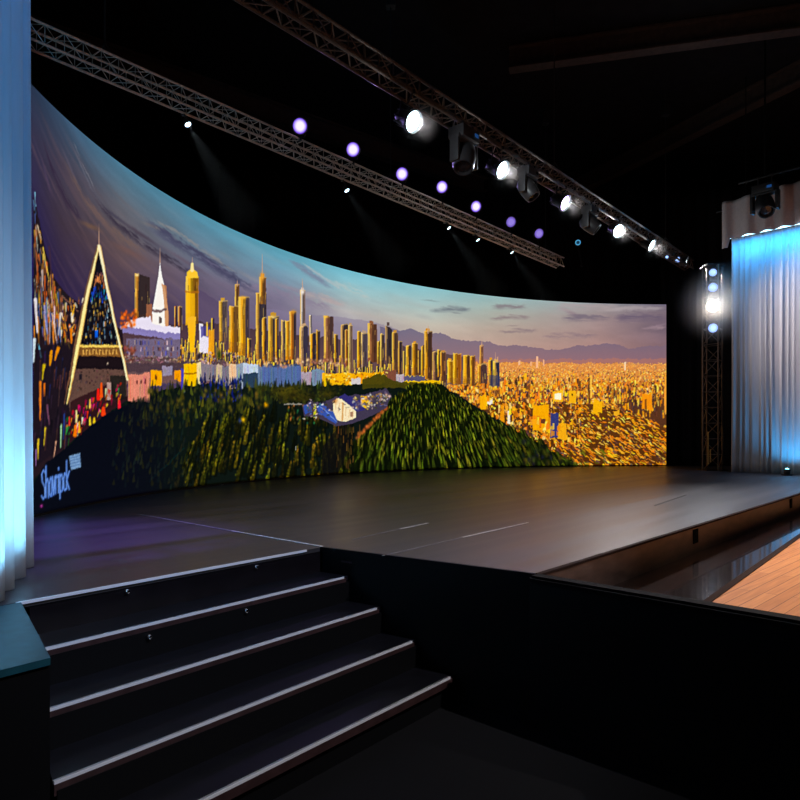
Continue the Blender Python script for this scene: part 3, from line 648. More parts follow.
    for i in range(70):
        x = rd.uniform(145, 265); y = rd.uniform(388, 412); blob(x, y, 1.8, 3.2, jit(rd.choice([(84, 80, 26), (60, 62, 22), (104, 92, 34)]), .3), .75)
    # A-frame hall
    L = [(99, 246), (95, 262), (89, 288), (84, 312), (79, 340), (72, 378), (67, 404)]; Rr = [(99, 246), (103, 266), (108, 292), (114, 320), (120, 347), (124, 362), (127.5, 380)]
    poly(L[:5] + [(79, 346), (121, 347)] + Rr[:5][::-1], (20, 18, 26))
    for i in range(230):
        y = rd.uniform(272, 344); xl = np.interp(y, [p[1] for p in L], [p[0] for p in L]) + 3; xr = np.interp(y, [p[1] for p in Rr], [p[0] for p in Rr]) - 2
        if xr <= xl: continue
        x = rd.uniform(xl, xr); c = jit(rd.choice([(30, 60, 76), (60, 96, 120), (206, 160, 70), (120, 84, 50), (16, 16, 22), (26, 30, 44), (150, 170, 180)]), .25)
        if 284 < y < 298: c = jit(rd.choice([(20, 56, 170), (30, 70, 200), (30, 130, 150)]), .2)
        elif y < 284: c = jit(rd.choice([(170, 100, 60), (90, 56, 60), (206, 120, 60)]), .2)
        rect(x, x + rd.uniform(.6, 1.4), y, y + rd.uniform(2, 6), c, .85)
    for k in range(7):
        x = 82 + k * 5.6; seg(99 + (x - 99) * .1, 284, x, 345, .35, .5, (10, 10, 14), .8)
    rect(95, 98, 331, 338, (26, 96, 206), .9)
    poly([(79, 345), (121, 346), (123, 362), (76, 361)], (122, 84, 44)); rect(78, 122, 345, 347.5, (238, 196, 104)); poly([(78, 356), (123, 357), (125, 370), (74, 369)], (26, 18, 22))
    for k in range(11):
        x = 83 + k * 3.3; seg(x, 350, x, 354.5, .45, .45, (222, 176, 96), .9); 
        if k % 2: seg(x, 350, x + 1.6, 350.4, .4, .4, (222, 176, 96), .9)
        else: seg(x, 352.5, x + 1.5, 354.5, .4, .4, (210, 160, 84), .9)
    rect(107, 108.4, 363, 365, (200, 180, 160)); rect(79, 82, 374, 380, (26, 22, 30), .9)
    for q, (ps, c) in enumerate([(L, (252, 226, 156)), (Rr, (252, 232, 186))]):
        for (a_, b_) in zip(ps, ps[1:]):
            wv = [.9, 1.9][q == 0]
            k0 = (a_[1] - 246) / 150; k1 = (b_[1] - 246) / 150
            f = (lambda k: wv * (.55 + 1.1 * k) if k < .55 else wv * (1.15 - (k - .55) * 1.6)) if q == 0 else (lambda k: 1.5 - .4 * k)
            if q == 0: seg(a_[0] - 1.8 - k0, a_[1], b_[0] - 1.8 - k1, b_[1], f(k0) * .8, f(k1) * .8, (120, 86, 62), .9)
            seg(a_[0], a_[1], b_[0], b_[1], f(k0), f(k1), c, 1)
            seg(a_[0] + f(k0) * .8, a_[1], b_[0] + f(k1) * .8, b_[1], .35, .35, (196, 140, 60), .7)
    # hand-worked edges: small irregular shifts of everything below the sky
    low = np.clip((PB - base[None, :] - 22) / 25, .3, 1); wx = ((vnoise(.16, .05, 21) - .5) * 1.1 + (vnoise(.5, .12, 22) - .5) * .9) * low; wy = (vnoise(.2, .1, 23) - .5) * 2.2 + (vnoise(.6, .3, 24) - .5) * 1.8
    keep = np.where((PB > 404 + np.clip(PA - 430, 0, 200) * .5) & (PA > 170), .4, 1.) * np.clip((PB - base[None, :] + 40) / 40, .25, 1) * np.clip((PA - 122) / 30 + .35, .35, 1)
    cpx = W / (colx[-1] - colx[0]); dcol = np.gradient(colx); ix = np.clip(np.arange(W)[None, :] + (wx * keep / dcol[None, :]), 0, W - 1).astype(int)
    iy = np.clip(np.arange(H)[:, None] + wy * keep / (sc * (Z1 - Z0) / H)[None, :], 0, H - 1).astype(int)
    img = img[iy, ix]
    bl = img.copy()
    for ax in (0, 1):
        k5 = np.zeros_like(bl)
        for q in range(-6, 7): k5 += np.roll(bl, q, ax)
        bl = k5 / 13
    img = np.clip(img + (img - bl) * .22, 0, 1.05)
    gy = img.mean(2, keepdims=True); sat = 1 + .2 * np.clip((PB - base[None, :]) / 20, 0, 1)[..., None]
    img = np.clip(gy + (img - gy) * sat, 0, 1.05)
    # --- lettering at the lower corner of the picture
    LET = {'S': [[(1, .12), (.5, 0), (.1, .14), (.2, .4), (.8, .58), (.9, .86), (.45, 1), (0, .88)]], 'h': [[(.1, -.1), (.1, 1)], [(.1, .5), (.5, .34), (.85, .5), (.85, 1)]],
           'a': [[(.85, .35), (.85, 1)], [(.85, .45), (.45, .34), (.1, .6), (.15, .92), (.5, 1), (.85, .85)]], 'n': [[(.1, .34), (.1, 1)], [(.1, .5), (.5, .34), (.85, .5), (.85, 1)]], 'v': [[(.05, .34), (.45, 1), (.9, .34)]],
           'i': [[(.4, .34), (.4, 1)], [(.4, .08), (.4, .16)]], 'p': [[(.1, .34), (.1, 1.25)], [(.1, .45), (.55, .34), (.9, .6), (.8, .92), (.45, 1), (.1, .9)]], 'r': [[(.1, .34), (.1, 1)], [(.1, .5), (.6, .34), (.9, .42)]],
           'c': [[(.9, .42), (.5, .34), (.1, .6), (.2, .92), (.6, 1), (.9, .92)]], 'k': [[(.1, -.1), (.1, 1)], [(.9, .3), (.15, .66), (.9, 1)]]}
    x = 41.5
    for ch, w in zip('Shavripck', [4.2, 3.4, 3.3, 3., 2.6, 1.7, 3.6, 3., 3.4]):
        y0 = 470 - (x - 41) * .27; hh = 29.5 - (x - 41) * .13
        for st in LET[ch]:
            for (p, q) in zip(st, st[1:]):
                seg(x + p[0] * w, y0 + p[1] * hh, x + q[0] * w, y0 + q[1] * hh, .78, .78, (58, 104, 206), .95, .5)
                seg(x + p[0] * w - .2, y0 + p[1] * hh, x + q[0] * w - .2, y0 + q[1] * hh, .3, .3, (156, 200, 250), .8, .4)
        x += w
    poly([(69, 456), (80, 453), (81, 467), (71, 470)], (120, 158, 200)); 
    for q in range(4): seg(70.5, 458 + q * 2.9, 80, 455.6 + q * 2.9, .42, .42, (52, 84, 140), .7, .3)
    blob(41.5, 506, 1.6, 1.8, (190, 20, 150)); blob(41.5, 506, .7, .8, (226, 130, 206))
    g_ = rng.random((H // 2, W // 2, 1)).astype(np.float32).repeat(2, 0).repeat(2, 1)
    img = img * (1 + (g_ - .5) * .16 * np.clip((PB - base[None, :] - 10) / 20, .15, 1)[..., None])
    img = np.clip(img, 0, 1).reshape(NR, SS, NC, SS, 3).mean(axis=(1, 3))
    lin = np.where(img <= .04045, img / 12.92, ((img + .055) / 1.055) ** 2.4)
    return lin.astype(np.float32)

def build_led_wall():
    root = empty('led_wall', (CX + RAD * math.cos(R(140)), CY + RAD * math.sin(R(140)), STG),
                 'huge curved screen showing a golden city skyline and forest at sunset', 'screen')
    loc = root.location
    lin = paint_picture()
    th = TH0 + (TH1 - TH0) * (np.arange(NC) + .5) / NC
    zz = Z0 + (Z1 - Z0) * (np.arange(NR) + .5) / NR
    co = np.empty((NR, NC, 3), np.float32)
    co[..., 0] = CX + RAD * np.cos(th)[None, :] - loc.x; co[..., 1] = CY + RAD * np.sin(th)[None, :] - loc.y; co[..., 2] = zz[:, None] - loc.z
    me = bpy.data.meshes.new('display_face')
    idx = np.arange(NR * NC).reshape(NR, NC)
    f = np.stack([idx[:-1, :-1], idx[1:, :-1], idx[1:, 1:], idx[:-1, 1:]], -1).reshape(-1, 4).astype(np.int32)
    me.vertices.add(NR * NC); me.vertices.foreach_set('co', co.ravel())
    me.loops.add(f.size); me.loops.foreach_set('vertex_index', f.ravel())
    me.polygons.add(len(f)); me.polygons.foreach_set('loop_start', np.arange(0, f.size, 4, dtype=np.int32))
    me.update(calc_edges=True)
    ca = me.color_attributes.new('picture', 'FLOAT_COLOR', 'POINT')
    rgba = np.ones((NR * NC, 4), np.float32); rgba[:, :3] = lin.reshape(-1, 3); ca.data.foreach_set('color', rgba.ravel())
    m = bpy.data.materials.new('led_picture'); m.use_nodes = True; nt = m.node_tree; nt.nodes.clear()
    out = nt.nodes.new('ShaderNodeOutputMaterial'); em = nt.nodes.new('ShaderNodeEmission'); at = nt.nodes.new('ShaderNodeAttribute')
    at.attribute_name = 'picture'; em.inputs['Strength'].default_value = 1.0
    nt.links.new(at.outputs['Color'], em.inputs['Color']); nt.links.new(em.outputs[0], out.inputs['Surface'])
    me.materials.append(m)
    put('display_face', me, root)
    fr = MB(); n = 96                               # cabinet behind, slightly proud round the edge
    bm = fr.bm; ring = []
    for k in range(n + 1):
        a = TH0 + (TH1 - TH0) * k / n; c = []
        for (r, z) in ((RAD + .004, Z0 - .02), (RAD + .004, Z1 + .012), (RAD + .16, Z1 + .012), (RAD + .16, Z0 - .02)):
            x, y = wall_point(a, r); c.append(bm.verts.new((x - loc.x, y - loc.y, z - loc.z)))
        ring.append(c)
    for c, d in zip(ring, ring[1:]):
        for q in range(4): bm.faces.new((c[q], c[(q + 1) % 4], d[(q + 1) % 4], d[q]))
    bm.faces.new(ring[0]); bm.faces.new(ring[-1][::-1]); bmesh.ops.recalc_face_normals(bm, faces=bm.faces)
    fr.build('cabinet', M['black'], root)
build_led_wall()

# ------------------------------------------------------------------ room shell
def slab(name, lo, hi, m):
    return struct(MB().box([(a + b) / 2 for a, b in zip(lo, hi)], [b - a for a, b in zip(lo, hi)]).build(name, m))
slab('floor', (-7, -4, -.1), (15, 22, 0), M['carpet'])
slab('wall_left', (-7.2, -4, 0), (-7, 22, 9.5), M['wall'])
slab('wall_right', (15, -4, 0), (15.2, 22, 9.5), M['wall'])
slab('wall_back', (-7, 22, 0), (15, 22.2, 9.5), M['wall'])
slab('ceiling', (-7.2, -4, 9.5), (15.2, 22.2, 9.7), M['ceil'])
for k, (a, b) in enumerate([((2.2, 13.5), (14.9, 10.2)), ((4.8, 21.8), (12.0, 6.0)), ((-6.9, 12.5), (4.5, 21.9)), ((-6.9, 7), (14.9, 5.6))]):
    mb = MB(); a = Vector((*a, 9.05)); b = Vector((*b, 9.05)); d = (b - a).normalized(); s = Vector((-d.y, d.x, 0))
    for z, w, h in ((9.46, .26, .04), (9.05, .26, .04), (9.26, .03, .40)):
        mb.prism([a - s * w / 2, b - s * w / 2, b + s * w / 2, a + s * w / 2], z - h / 2, z + h / 2)
    struct(mb.build('ceiling_beam', M['beam']))

# ------------------------------------------------------------------ stage
P0 = P(322, 547, STG); FC = P(536, 573.5, STG); FE = P(800, 493, STG); BE = P(800, 617, STG)
SL = P(20, 602, STG); DA = (P0 - SL).normalized(); DF = (FE - FC).normalized()
DW = (FC - P0).normalized()
stage = empty('stage', (P0.x, P0.y, 0), 'wide dark stage platform with a scuffed black vinyl deck', 'stage'); so = stage.location.copy()
def rel(p): return Vector((p[0] - so.x, p[1] - so.y))
FE2 = FC + DF * 15.2; SL2 = SL - DA * 2.2
pts = [SL2, P0, FC, FE2, Vector((FE2.x, 20.5, 0)), Vector((-6, 20.5, 0)), Vector((-6, SL2.y, 0))]
MB().prism([rel(p) for p in pts], STG - .03, STG).build('deck', M['deck'], stage)
# plinth under the deck
inner = [SL2 + Vector((-.3, .3, 0)), P0 + Vector((-.02, .35, 0)), FC + Vector((-.02, .35, 0)), FE2 + Vector((-.3, .2, 0)), Vector((FE2.x - .3, 20.2, 0)), Vector((-5.8, 20.2, 0)), Vector((-5.8, SL2.y + .3, 0))]
MB().prism([rel(p) for p in inner], 0, STG - .03).build('plinth', M['black'], stage)
# black side panel from the stair corner to the front corner
MB().wall(rel(P0 + DW * .02), rel(FC), 0, STG - .03, .02).build('side_panel', M['black'], stage)
# bright edge strip above the stair, dark edging along the side
d2 = Vector((DA.y, -DA.x, 0))
mb = MB(); mb.wall(rel(SL - DA * .02), rel(P0 - DA * .16), STG - .012, STG + .003, .010)
tag(mb.build('edge_strip', M['nosing'], stage), 'bright aluminium edge strip above the steps')
MB().wall(rel(P0), rel(FC), STG - .03, STG + .004, .022).build('edge_molding', M['black'], stage)
# fascia toward the hall floor, two dark openings in it
fa = MB().wall(rel(FC), rel(FE2), HALL, STG - .002, .03).build('fascia', M['fascia'], stage)
MB().wall(rel(FC), rel(FE2), STG - .012, STG + .003, .036).build('front_molding', M['trimbrown'], stage)
dn = Vector((DF.y, -DF.x, 0))
for t0 in (2.76, 6.6):
    c = FC + DF * t0 + dn * .031; c = rel(c)
    q = DF.to_track_quat('X', 'Z')
    m2 = MB(); m2.box((c.x, c.y, HALL + .15), (.13, .012, .125), Matrix.Rotation(math.atan2(DF.y, DF.x), 4, 'Z'))
    tag(m2.build('vent', M['vent'], fa), 'small black opening in the brown fascia')
# seams on the deck
def strip(pts, w, m):
    mb = MB()
    for a, b in zip(pts, pts[1:]):
        d = (b - a).normalized(); s = Vector((-d.y, d.x, 0)) * w / 2
        mb.prism([a - s, b - s, b + s, a + s], STG, STG + .003)
    return struct(mb.build('trim_%d' % strip.n, m))
strip.n = 1
for p, q, w, m in [((140, 514.5), (232, 531), .022, 'tape'), ((232, 531), (322, 546.5), .02, 'tapelight'), ((352, 539.5), (400, 529), .014, 'tape'), ((400, 529), (428, 523.2), .022, 'tapelight'),
                   ((382, 556), (462, 537.5), .012, 'tape'), ((462, 537.5), (528, 522.8), .022, 'tapelight'), ((655, 505.5), (686, 495), .03, 'black')]:
    strip([P(*p, STG), P(*q, STG)], w, M[m]); strip.n += 1

# ------------------------------------------------------------------ steps
C = Vector((d2.x, d2.y, 0))
st = empty('staircase', (P0.x, P0.y, 0), 'black stage steps with bright metal nosings at the stage corner', 'stairs')
ck0 = SL.copy(); ck1 = P(50, 657, STG)              # face of the cheek block
ckd = (ck1 - ck0).normalized()
def left_end(s):
    """plan point of the tread edge s metres in front of the deck on the cheek line"""
    o = P0 + C * s; den = DA.x * ckd.y - DA.y * ckd.x; w = ck0 - o
    return o + DA * ((w.x * ckd.y - w.y * ckd.x) / den)
def right_end(s):
    o = P0 + C * s; den = DA.x * DW.y - DA.y * DW.x; w = P0 - o
    return o + DA * ((w.x * DW.y - w.y * DW.x) / den)
prev = 0.0
for k, s in enumerate([.27, .555, .84, 1.125]):
    z = STG - .175 * (k + 1)
    a0, a1 = left_end(prev - .02) + DA * .03, right_end(prev - .02) - DA * .03; b0, b1 = left_end(s) + DA * .03, right_end(s) - DA * .03
    r_ = MB().wall(rel(left_end(prev) + DA * .04), rel(right_end(prev) - DA * .03), z, z + .14, .012).build('riser', M['blackgloss'] if k == 0 else M['black'], st)
    t_ = MB().prism([rel(a0), rel(a1), rel(b1), rel(b0)], z - .03, z).build('tread', M['tread'], st)
    nb = MB()
    nb.wall(rel(b0 - C * .006), rel(b1 - DA * .05 - C * .006), z - .010, z + .004, .014); nb.wall(rel(b0 - C * .008), rel(b1 - DA * .05 - C * .008), z, z + .004, .010)
    eb = MB(); eb.wall(rel(b0 - C * .002), rel(b1 - DA * .03 - C * .002), z - .055, z - .0105, .010); eb.build('front_board', M['edgeboard'], t_)
    tag(nb.build('nosing', M['nosing'], t_), 'bright metal nosing')
    prev = s
MB().wall(rel(left_end(prev - .03) + DA * .04), rel(right_end(prev - .03) - DA * .03), 0, .145, .012).build('riser', M['black'], st)
# small studs on the risers
for px, py, s, zt in [(127, 591.5, 0, .06), (256, 567, 0, .06), (149, 637, .27, .06), (246, 611, .27, .06)]:
    # where the riser line is met at that picture column
    u = (px - 400) / F; o = P0 + C * (s + .014); t = (u * o.y - o.x) / (DA.x - u * DA.y); q = o + DA * t
    z = CAMZ - (py - HOR) / F * q.y
    mb = MB(); mb.lathe([(0, .018), (.009, .016), (.015, .006), (.015, 0), (0, 0)], 12, (q.x - so.x, q.y - so.y, z), C.to_track_quat('Z', 'Y'))
    tag(mb.build('stud', M['chrome'], st, True), 'small chrome stud on a riser')
q = P0 + DW * .2; mb = MB()
mb.wall(rel(q + C * 0), rel(q + DW * .10), .79, .803, .026)
tag(mb.build('wall_stud', M['chrome'], st), 'small bright plate where the first tread meets the side')

# cheek block at the foot of the pale curtain
cb = empty('stair_cheek', (-1.9, 2.5, 0), 'block with teal light coloured into its top, beside the steps at the foot of the pale curtain', 'platform block'); co_ = cb.location
c0, c1 = ck0, ck1; c2 = ck1 - DA * 1.3; c3 = ck0 - DA * 1.3
rp = lambda p: (p.x - co_.x, p.y - co_.y)
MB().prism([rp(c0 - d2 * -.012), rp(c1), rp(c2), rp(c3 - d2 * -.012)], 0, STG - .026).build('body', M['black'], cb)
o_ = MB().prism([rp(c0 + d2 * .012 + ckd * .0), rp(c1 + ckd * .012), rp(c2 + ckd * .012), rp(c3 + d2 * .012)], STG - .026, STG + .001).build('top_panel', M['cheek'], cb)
tag(o_, 'smooth dark top panel of the block, teal light in its colour')

# ------------------------------------------------------------------ barrier and upper hall floor
ba = empty('barrier', (FC.x, FC.y, 0), 'black barrier wall running from the stage corner in front of the hall floor', 'barrier'); bo = ba.location
DB = (BE - FC).normalized(); BX = FC + DB * 3.4
rb = lambda p: (p.x - bo.x, p.y - bo.y)
MB().wall(rb(FC), rb(BX), 0, STG - .03, .07).build('panel', M['black'], ba)
s = Vector((DB.y, -DB.x, 0)); mb = MB()
mb.prism([rb(FC - s * -.005 - s * .02), rb(BX - s * .02), rb(BX + s * .09), rb(FC + s * .09)], STG - .045, STG + .002, .015)
mb.build('top_rail', mat('rail_cover', (.008, .008, .008), .85, spec=.08), ba)

W0 = P(712, 602, HALL); W1 = P(800, 538, HALL); WD = (W1 - W0).normalized()
w_s = W0 - WD * 2.2; w_e = W0 + WD * 15.2; g_s = FC + dn * .0301; g_e = FE2 + dn * .0301
def meet(p, d, q, e):
    den = d.x * e.y - d.y * e.x; w = q - p
    return p + d * ((w.x * e.y - w.y * e.x) / den)
bi0 = FC - s * .001 + dn * .04; bk = meet(W0, WD, FC - s * .002, DB)
struct(MB().prism([FC + dn * .031 - s * .002, bk, w_e, g_e], 0, HALL).build('glossy_floor', M['glossfloor']))
bx = BX - s * .002
struct(MB().prism([bk, bx, Vector((14.99, bx.y, 0)), Vector((14.99, w_e.y, 0)), w_e], 0, HALL + .001).build('wooden_floor', wood_mat('oak_boards', math.atan2(WD.y, WD.x) - R(6))))
tr = MB(); wn = Vector((WD.y, -WD.x, 0)); tr.prism([bk - wn * .05, bk, w_e, w_e - wn * .05], HALL, HALL + .006)
struct(tr.build('trim_%d' % strip.n, M['trimbrown']))

# ------------------------------------------------------------------ curtains
def cloth(name, path, z0, z1, folds, amp, m, thick=.008, parent=None, flare=.25, seed=1, top=None, bottom=None, nz=26, irregular=.5):
    """pleated cloth along a plan polyline; top / bottom: functions of the fraction along it"""
    rd = random.Random(seed); L = [0]
    for a, b in zip(path, path[1:]): L.append(L[-1] + (b - a).length)
    nx = int(folds * 12); ph = [rd.uniform(0, 6.28) for _ in range(4)]
    bm = bmesh.new(); grid = []
    for i in range(nx + 1):
        u = i / nx; s_ = u * L[-1]; k = max(j for j in range(len(path) - 1) if L[j] <= s_ + 1e-9)
        a, b = path[k], path[k + 1]; d = (b - a).normalized(); nrm = Vector((d.y, -d.x, 0)); c = a + d * (s_ - L[k])
        zb = bottom(u) if bottom else z0; zt = top(u) if top else z1; col = []
        for j in range(nz + 1):
            v = j / nz
            w = u * folds * 6.283 + irregular * 1.3 * math.sin(u * folds * 1.9 + ph[0]) + .25 * irregular * math.sin(v * 5 + u * 9 + ph[1])
            am = amp * (1 + .45 * irregular * math.sin(u * folds * 1.1 + ph[2])) * (1 + flare * (1 - v) ** 3)
            f = math.sin(w) + .35 * irregular * math.sin(2 * w + ph[3])
            col.append(bm.verts.new(c + nrm * (am * f) + Vector((0, 0, zb + (zt - zb) * v))))
        grid.append(col)
    for a, b in zip(grid, grid[1:]):
        for j in range(nz): bm.faces.new((a[j], b[j], b[j + 1], a[j + 1]))
    mb = MB(); mb.bm.free(); mb.bm = bm
    o = mb.build(name, m, parent); 
    for p in o.data.polygons: p.use_smooth = True
    md = o.modifiers.new('thickness', 'SOLIDIFY'); md.thickness = thick
    return o
V = lambda x, y: Vector((x, y, 0))
# pale curtain beside the steps
lc = cloth('stage_curtain', [V(-1.73, 2.68), V(-2.04, 3.42), V(-2.345, 4.19), V(-2.44, 4.32)], STG + .004, 7.6, 6, .032, M['backlit'], seed=4, flare=.7, thick=.003)
tag(lc, 'pale pleated curtain washed in blue light beside the stage steps', 'curtain')
# pale curtain at the far side of the stage
RC0, RC1 = V(7.34, 14.83), V(9.1, 12.85)
rc = cloth('stage_curtain', [RC0, RC1], STG + .004, 6.55, 19, .016, M['curtain'], seed=9, flare=1., irregular=1.1)
tag(rc, 'tall pale grey curtain lit blue at its hem, beyond the brown fascia', 'curtain')
rd_ = (RC1 - RC0).normalized(); rn = Vector((rd_.y, -rd_.x, 0))
if rn.y > 0: rn = -rn
va = cloth('valance', [RC0 + rn * .42 - rd_ * .02, RC1 + rn * .42], 5.4, 6.45, 7, .05, M['valance'], seed=3, flare=.4, nz=12,
           bottom=lambda u: 5.93 + .03 * u - (.20 if u < .05 else 0), top=lambda u: 6.74 + .10 * u)
tag(va, 'short pinkish grey valance hanging above the far pale curtain', 'valance')
# return of the valance round its end
# LED batten behind the valance
lb = empty('led_batten', tuple(RC0 + rn * .30 + Vector((0, 0, 5.97))), 'thin glowing cyan light strip under the valance of the far curtain', 'light strip')
LL = (RC1 - RC0).length; mb = MB(); mb.wall((0, 0), tuple((rd_ * LL).xy), .02, .07, .05); mb.build('housing', M['body'], lb)
mb = MB(); mb.wall((0, 0), tuple((rd_ * LL).xy), -.012, .02, .05); mb.build('tube', M['batten'], lb)
zl = (UP - rn * .0 + rn * .45).normalized(); xl = rd_.copy(); xl = (xl - zl * xl.dot(zl)).normalized(); yl = zl.cross(xl)
al = light('AREA', lb, rd_ * LL / 2 + Vector((0, 0, -.03)), -zl, (.005, .30, .80), 62, LL, 160, sy=.05)
al.rotation_quaternion = Matrix((xl, yl, zl)).transposed().to_quaternion()
# pipe carrying the curtain and its valance
pr = empty('curtain_pipe', tuple(RC0 + Vector((0, 0, 6.6))), 'black pipe carrying the far pale curtain and its valance', 'pipe')
mb = MB(); mb.rod((-rd_ * .2), rd_ * (LL + .2), .03, 10); mb.build('rail', M['black'], pr)
for t in (.3, LL - .3):
    mb = MB(); mb.rod(rd_ * t, rd_ * t + rn * .31, .02); mb.rod(rd_ * t, rd_ * t + Vector((0, 0, 2.9)), .012); mb.build('hanger', M['black'], pr)
mb = MB(); mb.rod(-rd_ * .2 + rn * .31, rd_ * LL + rn * .31, .02); mb.build('valance_rail', M['black'], pr)
# black drape beside the LED wall
bd = cloth('black_drape', [V(7.02, 18.08), V(7.9, 17.9), V(9.9, 17.4)], STG + .004, 8.2, 9, .06, M['drape'], seed=2)
tag(bd, 'black velvet drape hanging between the screen and the light tower', 'drape')
b2 = cloth('black_drape', [V(-5.2, 19.2), V(2, 20.2), V(10.5, 20.2)], STG + .004, 9.4, 26, .08, M['drape'], seed=6)
tag(b2, 'wide black backdrop drape hanging behind and above the screen', 'drape')

# ------------------------------------------------------------------ trusses
def truss(name, a, b, size, pitch, m, label, group=None, rc=.02, rl=.009, up=None, ml=None):
    a = Vector(a); b = Vector(b); d = (b - a).normalized(); up = up or UP; s_ = d.cross(up).normalized(); t_ = s_.cross(d); h = size / 2
    root = empty(name, tuple(a), label, 'truss', group)
    L = (b - a).length; cs = {}
    for i in (-1, 1):
        for j in (-1, 1):
            o = s_ * h * i + t_ * h * j; cs[i, j] = o
            MB().rod(o, o + d * L, rc, 8).build('chord', m, root, True)
    n = max(2, int(L / pitch)); st_ = L / n
    for (p, q) in (((-1, -1), (1, -1)), ((1, -1), (1, 1)), ((1, 1), (-1, 1)), ((-1, 1), (-1, -1))):
        mb = MB()
        for k in range(n):
            x, y = (p, q) if k % 2 else (q, p)
            mb.rod(cs[x] + d * st_ * k, cs[y] + d * st_ * (k + 1), rl, 5); mb.rod(cs[p] + d * st_ * k, cs[q] + d * st_ * k, rl, 5)
        mb.build('lacing', ml or m, root)
    return root
T1 = Vector((-.80, 10.70, CAMZ + 4.2)); T2 = Vector((.961, 9.2, CAMZ + 4.232))
TS = .21
truss('lighting_truss', T1 - A * 6.5, T1 + A * 7.35, TS, .20, M['alu'], 'silver lattice lighting truss running above the curved screen', 'lighting trusses', .016, .005, None, M['alu'])
truss('lighting_truss', T2 - A * 6.0, T2 + A * 9.75, TS, .25, M['darkalu'], 'dark lattice lighting truss carrying the row of white lamps', 'lighting trusses')
for k, (tt, e) in enumerate([(T1, -4), (T1, 1), (T1, 6.6), (T2, -3), (T2, 2.5), (T2, 8)]):
    c = tt + A * e
    ch = empty('hoist', (c.x, c.y, 9.5), 'dark chain hoist holding the %s lattice truss, %s of three along it' % ('silver' if k < 3 else 'dark', ['nearest', 'middle', 'farthest'][k % 3]), 'hoist', 'truss hoists')
    mb = MB(); mb.rod((0, 0, 0), (0, 0, c.z + .1 - 9.5), .010, 6); mb.build('chain', M['cable'], ch)
    mb = MB(); mb.box((0, 0, -.35), (.16, .16, .28), None, .02); mb.build('motor', M['body'], ch)
    mb = MB(); mb.rod((0, 0, c.z - 9.5 + .3), (N * .12) + Vector((0, 0, c.z + TS / 2 - 9.5 + .01)), .007, 5); mb.rod((0, 0, c.z - 9.5 + .3), (N * -.12) + Vector((0, 0, c.z + TS / 2 - 9.5 + .01)), .007, 5); mb.build('sling', M['cable'], ch)

# ------------------------------------------------------------------ lamps
ORD = ['first', 'second', 'third', 'fourth', 'fifth', 'sixth', 'seventh', 'eighth']
ME = {}
def lamp_meshes():
    mb = MB()
    mb.lathe([(0, -.30), (.05, -.30), (.085, -.27), (.10, -.20), (.125, -.05), (.150, -.005), (.150, .02), (.138, .02), (.134, .0), (.134, -.03), (0, -.03)], 24)
    for k in range(8):
        a = k * math.pi / 4; mb.box((.105 * math.cos(a), .105 * math.sin(a), -.20), (.012, .02, .16), Matrix.Rotation(a, 4, 'Z'))
    ME['body'] = mb.mesh('body', M['body'], True)
    mb = MB(); mb.lathe([(.133, -.012), (.09, .004), (0, .012)], 24); ME['lens_shape'] = mb
    mb = MB(); mb.lathe([(.152, -.02), (.158, -.01), (.158, .016), (.148, .026), (.142, .018), (.146, -.005), (.152, -.02)], 24); ME['ring'] = mb.mesh('front_ring', M['body'], True)
lamp_meshes()
base_lens = ME['lens_shape'].mesh('lens', M['white'], True)
LENS = {}
def lens_mesh(key):
    if key not in LENS:
        me = base_lens.copy(); me.materials.clear(); me.materials.append(M[key]); me.name = 'lens'; LENS[key] = me
    return LENS[key]
def lamp(name, loc, d, lens, label, group, attach, cat='stage light', scale=1., power=0, color=(1, 1, 1), angle=50, blend=.7):
    """par lamp: housing turned to d, yoke and clamp reaching the chord at attach (world point)"""
    d = Vector(d).normalized(); loc = Vector(loc)
    root = empty(name, tuple(loc), label, cat, group); q = d.to_track_quat('Z', 'Y')
    b = put('body', ME['body'], root, (0, 0, 0), q); b.scale = (scale,) * 3
    l = put('lens', lens_mesh(lens), b, (0, 0, .0)); put('front_ring', ME['ring'], b)
    att = Vector(attach) - loc
    side = Vector((-d.y, d.x, 0)); side = side.normalized() if side.length > 1e-3 else Vector((1, 0, 0))
    c = -d * .12 * scale; up = 1 if att.z > c.z else -1
    r_ = .19 * scale; apex = c + UP * up * r_ * 1.05
    mb = MB()
    for sg in (1, -1):
        mb.rod(c + side * .10 * scale * sg, c + side * r_ * .85 * sg, .012 * scale, 8)
        mb.rod(c + side * r_ * .85 * sg, apex + side * r_ * .6 * sg, .011 * scale, 6)
    mb.rod(apex + side * r_ * .62, apex - side * r_ * .62, .011 * scale, 6); mb.build('yoke', M['body'], root)
    mb = MB(); mb.rod(apex, att, .013, 8); mb.box(att, (.05, .05, .05), None, .008); mb.build('clamp', M['body'], root)
    if power: light('SPOT', root, d * .035 * scale, d, color, power, .06 * scale, angle, blend)
    return root

def on_line(px, t0, off=0.):
    """plan point of the truss line (shifted by off metres towards the hall) in a photo column"""
    u = (px - 400) / F; o = t0 + N * off; t = (u * o.y - o.x) / (A.x - u * A.y); return o + A * t
def at_line(px, py, t0, off=0.):
    q = on_line(px, t0, off); return Vector((q.x, q.y, CAMZ + (HOR - py) / F * q.y))
def toward_cam(p, mix, base):
    c = (Vector((0, 0, CAMZ)) - p).normalized(); return (c * mix + Vector(base).normalized() * (1 - mix)).normalized()

